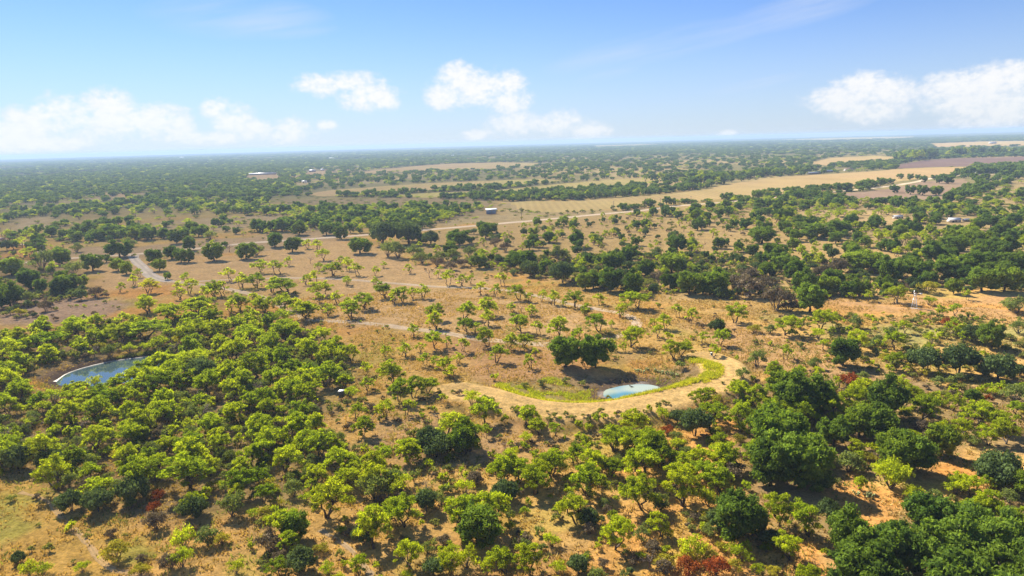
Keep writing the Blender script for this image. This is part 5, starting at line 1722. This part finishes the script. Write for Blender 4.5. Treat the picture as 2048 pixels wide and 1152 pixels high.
# ------------------------------------------------------------------ windmill
wx, wy, wz = (float(q[0]) for q in at_ground(1828, 616))
u = PXM(1828, 616)
HT = 28 * u
root = empty('windmill', (wx, wy, wz), R(-33))
for sx in (-1, 1):
    for sy in (-1, 1):
        MB().tube([(sx * 0.85, sy * 0.85, -0.2), (sx * 0.16, sy * 0.16, HT)], [0.05, 0.04], 4).build('leg', M['tin'], root)
for k in range(1, 5):
    z0_, z1_ = HT * k / 5.2, HT * (k - 1) / 5.2
    w0, w1 = 0.85 - 0.69 * k / 5.2, 0.85 - 0.69 * (k - 1) / 5.2
    mb = MB()
    for a in range(4):
        c = [(-1, -1), (1, -1), (1, 1), (-1, 1)]
        p, q = c[a], c[(a + 1) % 4]
        mb.tube([(p[0] * w0, p[1] * w0, z0_), (q[0] * w0, q[1] * w0, z0_)], 0.025, 4)
        mb.tube([(p[0] * w1, p[1] * w1, z1_), (q[0] * w0, q[1] * w0, z0_)], 0.018, 4)
    mb.build('brace', M['tin'], root)
MB().box((0, 0, HT - 0.5), (0.8, 0.8, 0.06)).build('platform', M['tin'], root)
MB().box((0.05, 0, HT + 0.15), (0.7, 0.22, 0.26)).build('gearbox', M['tin'], root)
wh = MB().tube([(-0.42, 0, HT + 0.18), (-0.30, 0, HT + 0.18)], 0.09, 8).build('wheel_hub', M['tin'], root)
RW = 0.92
for k in range(14):
    a = 2 * math.pi * k / 14
    ca, sa = math.cos(a), math.sin(a)
    r0_, r1_ = 0.32, RW
    vs = []
    for r_, hw_ in ((r0_, 0.06), (r1_, 0.17)):
        for s_, xx in ((-1, -0.46), (1, -0.28)):
            vs.append((xx, r_ * ca - s_ * hw_ * sa, HT + 0.18 + r_ * sa + s_ * hw_ * ca))
    vs2 = [(v_[0] + 0.012, v_[1], v_[2]) for v_ in vs]
    MB().add(vs + vs2, [(0, 1, 3, 2), (6, 7, 5, 4), (0, 2, 6, 4), (1, 5, 7, 3), (2, 3, 7, 6), (0, 4, 5, 1)]) if False else None
    mb = MB()
    mb.add(vs + vs2, [(0, 1, 3, 2), (6, 7, 5, 4), (0, 2, 6, 4), (1, 5, 7, 3), (2, 3, 7, 6), (0, 4, 5, 1)])
    mb.build('blade', M['tin'], wh)
ringp = [(-0.37, 0.66 * math.cos(t), HT + 0.18 + 0.66 * math.sin(t)) for t in np.linspace(0, 2 * math.pi, 25)]
MB().tube(ringp, 0.018, 4, False).build('rim', M['tin'], wh)
MB().tube([(0.3, 0, HT + 0.18), (1.3, 0, HT + 0.2)], 0.03, 4).build('tail_boom', M['tin'], root)
mb = MB()
mb.add([(1.1, -0.01, HT - 0.02), (1.9, -0.01, HT - 0.18), (1.9, -0.01, HT + 0.58), (1.1, -0.01, HT + 0.4), (1.1, 0.01, HT - 0.02), (1.9, 0.01, HT - 0.18), (1.9, 0.01, HT + 0.58), (1.1, 0.01, HT + 0.4)],
       [(0, 1, 2, 3), (7, 6, 5, 4), (0, 4, 5, 1), (1, 5, 6, 2), (2, 6, 7, 3), (3, 7, 4, 0)])
mb.build('tail_vane', M['tin'], root)
MB().tube([(0.02, 0.02, -0.2), (0.0, 0.0, HT)], 0.03, 5).build('pump_rod', M['tin'], root)
tag(root, 'silver lattice windmill with its wheel turned edge-on above the sandy track', 'windmill')
# fallen pipe at its foot
x, y, z = (float(q[0]) for q in at_ground(1829, 617))
mb = MB()
mb.tube([(-1.0, 1.2, 0.12), (0, 0, 0.16), (1.0, -1.1, 0.1)], 0.1, 7)
o = mb.build('pipe', M['white'], None, (x, y - 1.0, z))
tag(o, 'white pipe lying on the ground at the windmill foot', 'pipe')

# ------------------------------------------------------------------ hunting blind and feeder
x, y, z = (float(q[0]) for q in at_ground(684, 800))
root = empty('hunting_blind', (x, y, z), R(-8))
S = 1.05
for sx in (-1, 1):
    for sy in (-1, 1):
        MB().tube([(sx * 0.58, sy * 0.58, -0.2), (sx * 0.46, sy * 0.46, 0.72)], 0.06, 5).build('leg', M['wallb'], root)
bx = MB().box((0, 0, 1.42), (S, S, 1.4)).build('cabin', M['blind'], root)
for (cx_, cy_, sx_, sy_) in ((0, -S / 2 - 0.02, 0.8, 0.03), (S / 2 + 0.02, 0, 0.03, 0.8), (-S / 2 - 0.02, 0, 0.03, 0.8)):
    MB().box((cx_, cy_, 1.65), (sx_, sy_, 0.28)).build('window', M['dark'], bx)
MB().box((0, 0, 2.17), (S + 0.12, S + 0.12, 0.07)).build('roof', M['white'], root)
mb = MB()
for k in range(4):
    mb.box((0, -0.72 - 0.08 * (3 - k), 0.12 + 0.2 * k), (0.5, 0.06, 0.05))
for s_ in (-1, 1):
    mb.tube([(0.27 * s_, -1.02, -0.1), (0.27 * s_, -0.68, 0.78)], 0.03, 4)
mb.build('ladder', M['wallb'], root)
tag(root, 'small dark hunting blind with a flat white roof among the mesquites', 'blind')

x, y, z = (float(q[0]) for q in at_ground(1423, 716))
root = empty('deer_feeder', (x, y, z))
for k in range(3):
    a = 2.094 * k + 0.5
    MB().tube([(0.55 * math.cos(a), 0.55 * math.sin(a), -0.1), (0.25 * math.cos(a), 0.25 * math.sin(a), 1.15)], 0.03, 4).build('leg', M['tin'], root)
MB().tube([(0, 0, 0.62), (0, 0, 0.75), (0, 0, 1.35)], [0.1, 0.28, 0.28], 10).build('barrel', M['blind'], root)
MB().tube([(0, 0, 1.36), (0, 0, 1.40), (0, 0, 1.48)], [0.31, 0.31, 0.06], 10).build('lid', M['white'], root)
tag(root, 'small barrel feeder with a white lid under the mesquite right of the dam', 'feeder')

# branch sticking out of the stock pond and a fallen log on its muddy shore
x, y = at_flat(np.array([1262.0]), np.array([774.0]), WL1)
mb = MB()
mb.tube([(0.9, -0.2, -0.15), (0.2, 0, 0.12), (-0.3, 0.1, 0.3), (-0.5, 0.25, 0.55)], [0.1, 0.12, 0.09, 0.03], 6)
mb.tube([(0.0, 0.05, 0.2), (-0.2, -0.25, 0.5), (-0.5, -0.3, 0.62)], [0.06, 0.04, 0.02], 5)
mb.tube([(-0.3, 0.1, 0.3), (-0.05, 0.35, 0.6)], [0.05, 0.02], 5)
o = mb.build('snag', M['bark_grey'], None, (float(x[0]), float(y[0]), WL1))
tag(o, 'grey snag branch sticking out of the milky pond water', 'branch')
x, y, z = (float(q[0]) for q in at_ground(1206, 797))
mb = MB()
mb.tube([(-1.6, 0.3, 0.1), (-0.4, 0.05, 0.2), (0.8, -0.1, 0.16), (1.8, -0.3, 0.1)], [0.13, 0.15, 0.12, 0.05], 7)
mb.tube([(0.3, 0, 0.2), (0.9, 0.5, 0.35), (1.4, 0.8, 0.3)], [0.07, 0.05, 0.02], 5)
o = mb.build('log', M['dead'], None, (x, y, z))
tag(o, 'pale fallen log on the muddy shore left of the milky pond', 'log')

# ------------------------------------------------------------------ haze
HB = 13400.0
mb = MB()
mb.box((0, 0, (CAM_H + 8 - 6.5) / 2), (2 * HB, 2 * HB, CAM_H + 8 + 6.5))
m, t = material('haze_air')
pv = t.node('ShaderNodeVolumePrincipled')
pv.inputs['Color'].default_value = (0.40, 0.55, 0.80, 1)
pv.inputs['Density'].default_value = 0.00015
pv.inputs['Anisotropy'].default_value = 0.1
pv.inputs['Density Attribute'].default_value = ''
om = t.node('ShaderNodeOutputMaterial')
t.l.new(pv.outputs[0], om.inputs['Volume'])
try:
    m.cycles.homogeneous_volume = True
except Exception:
    pass
o = mb.build('haze', m)
tag(o, 'thin bluish summer haze over the land', kind='stuff')
print('PLANTS', len(plants), 'single', int(single.sum()), {k: int(((kind_of == k)).sum()) for k in KINDS})
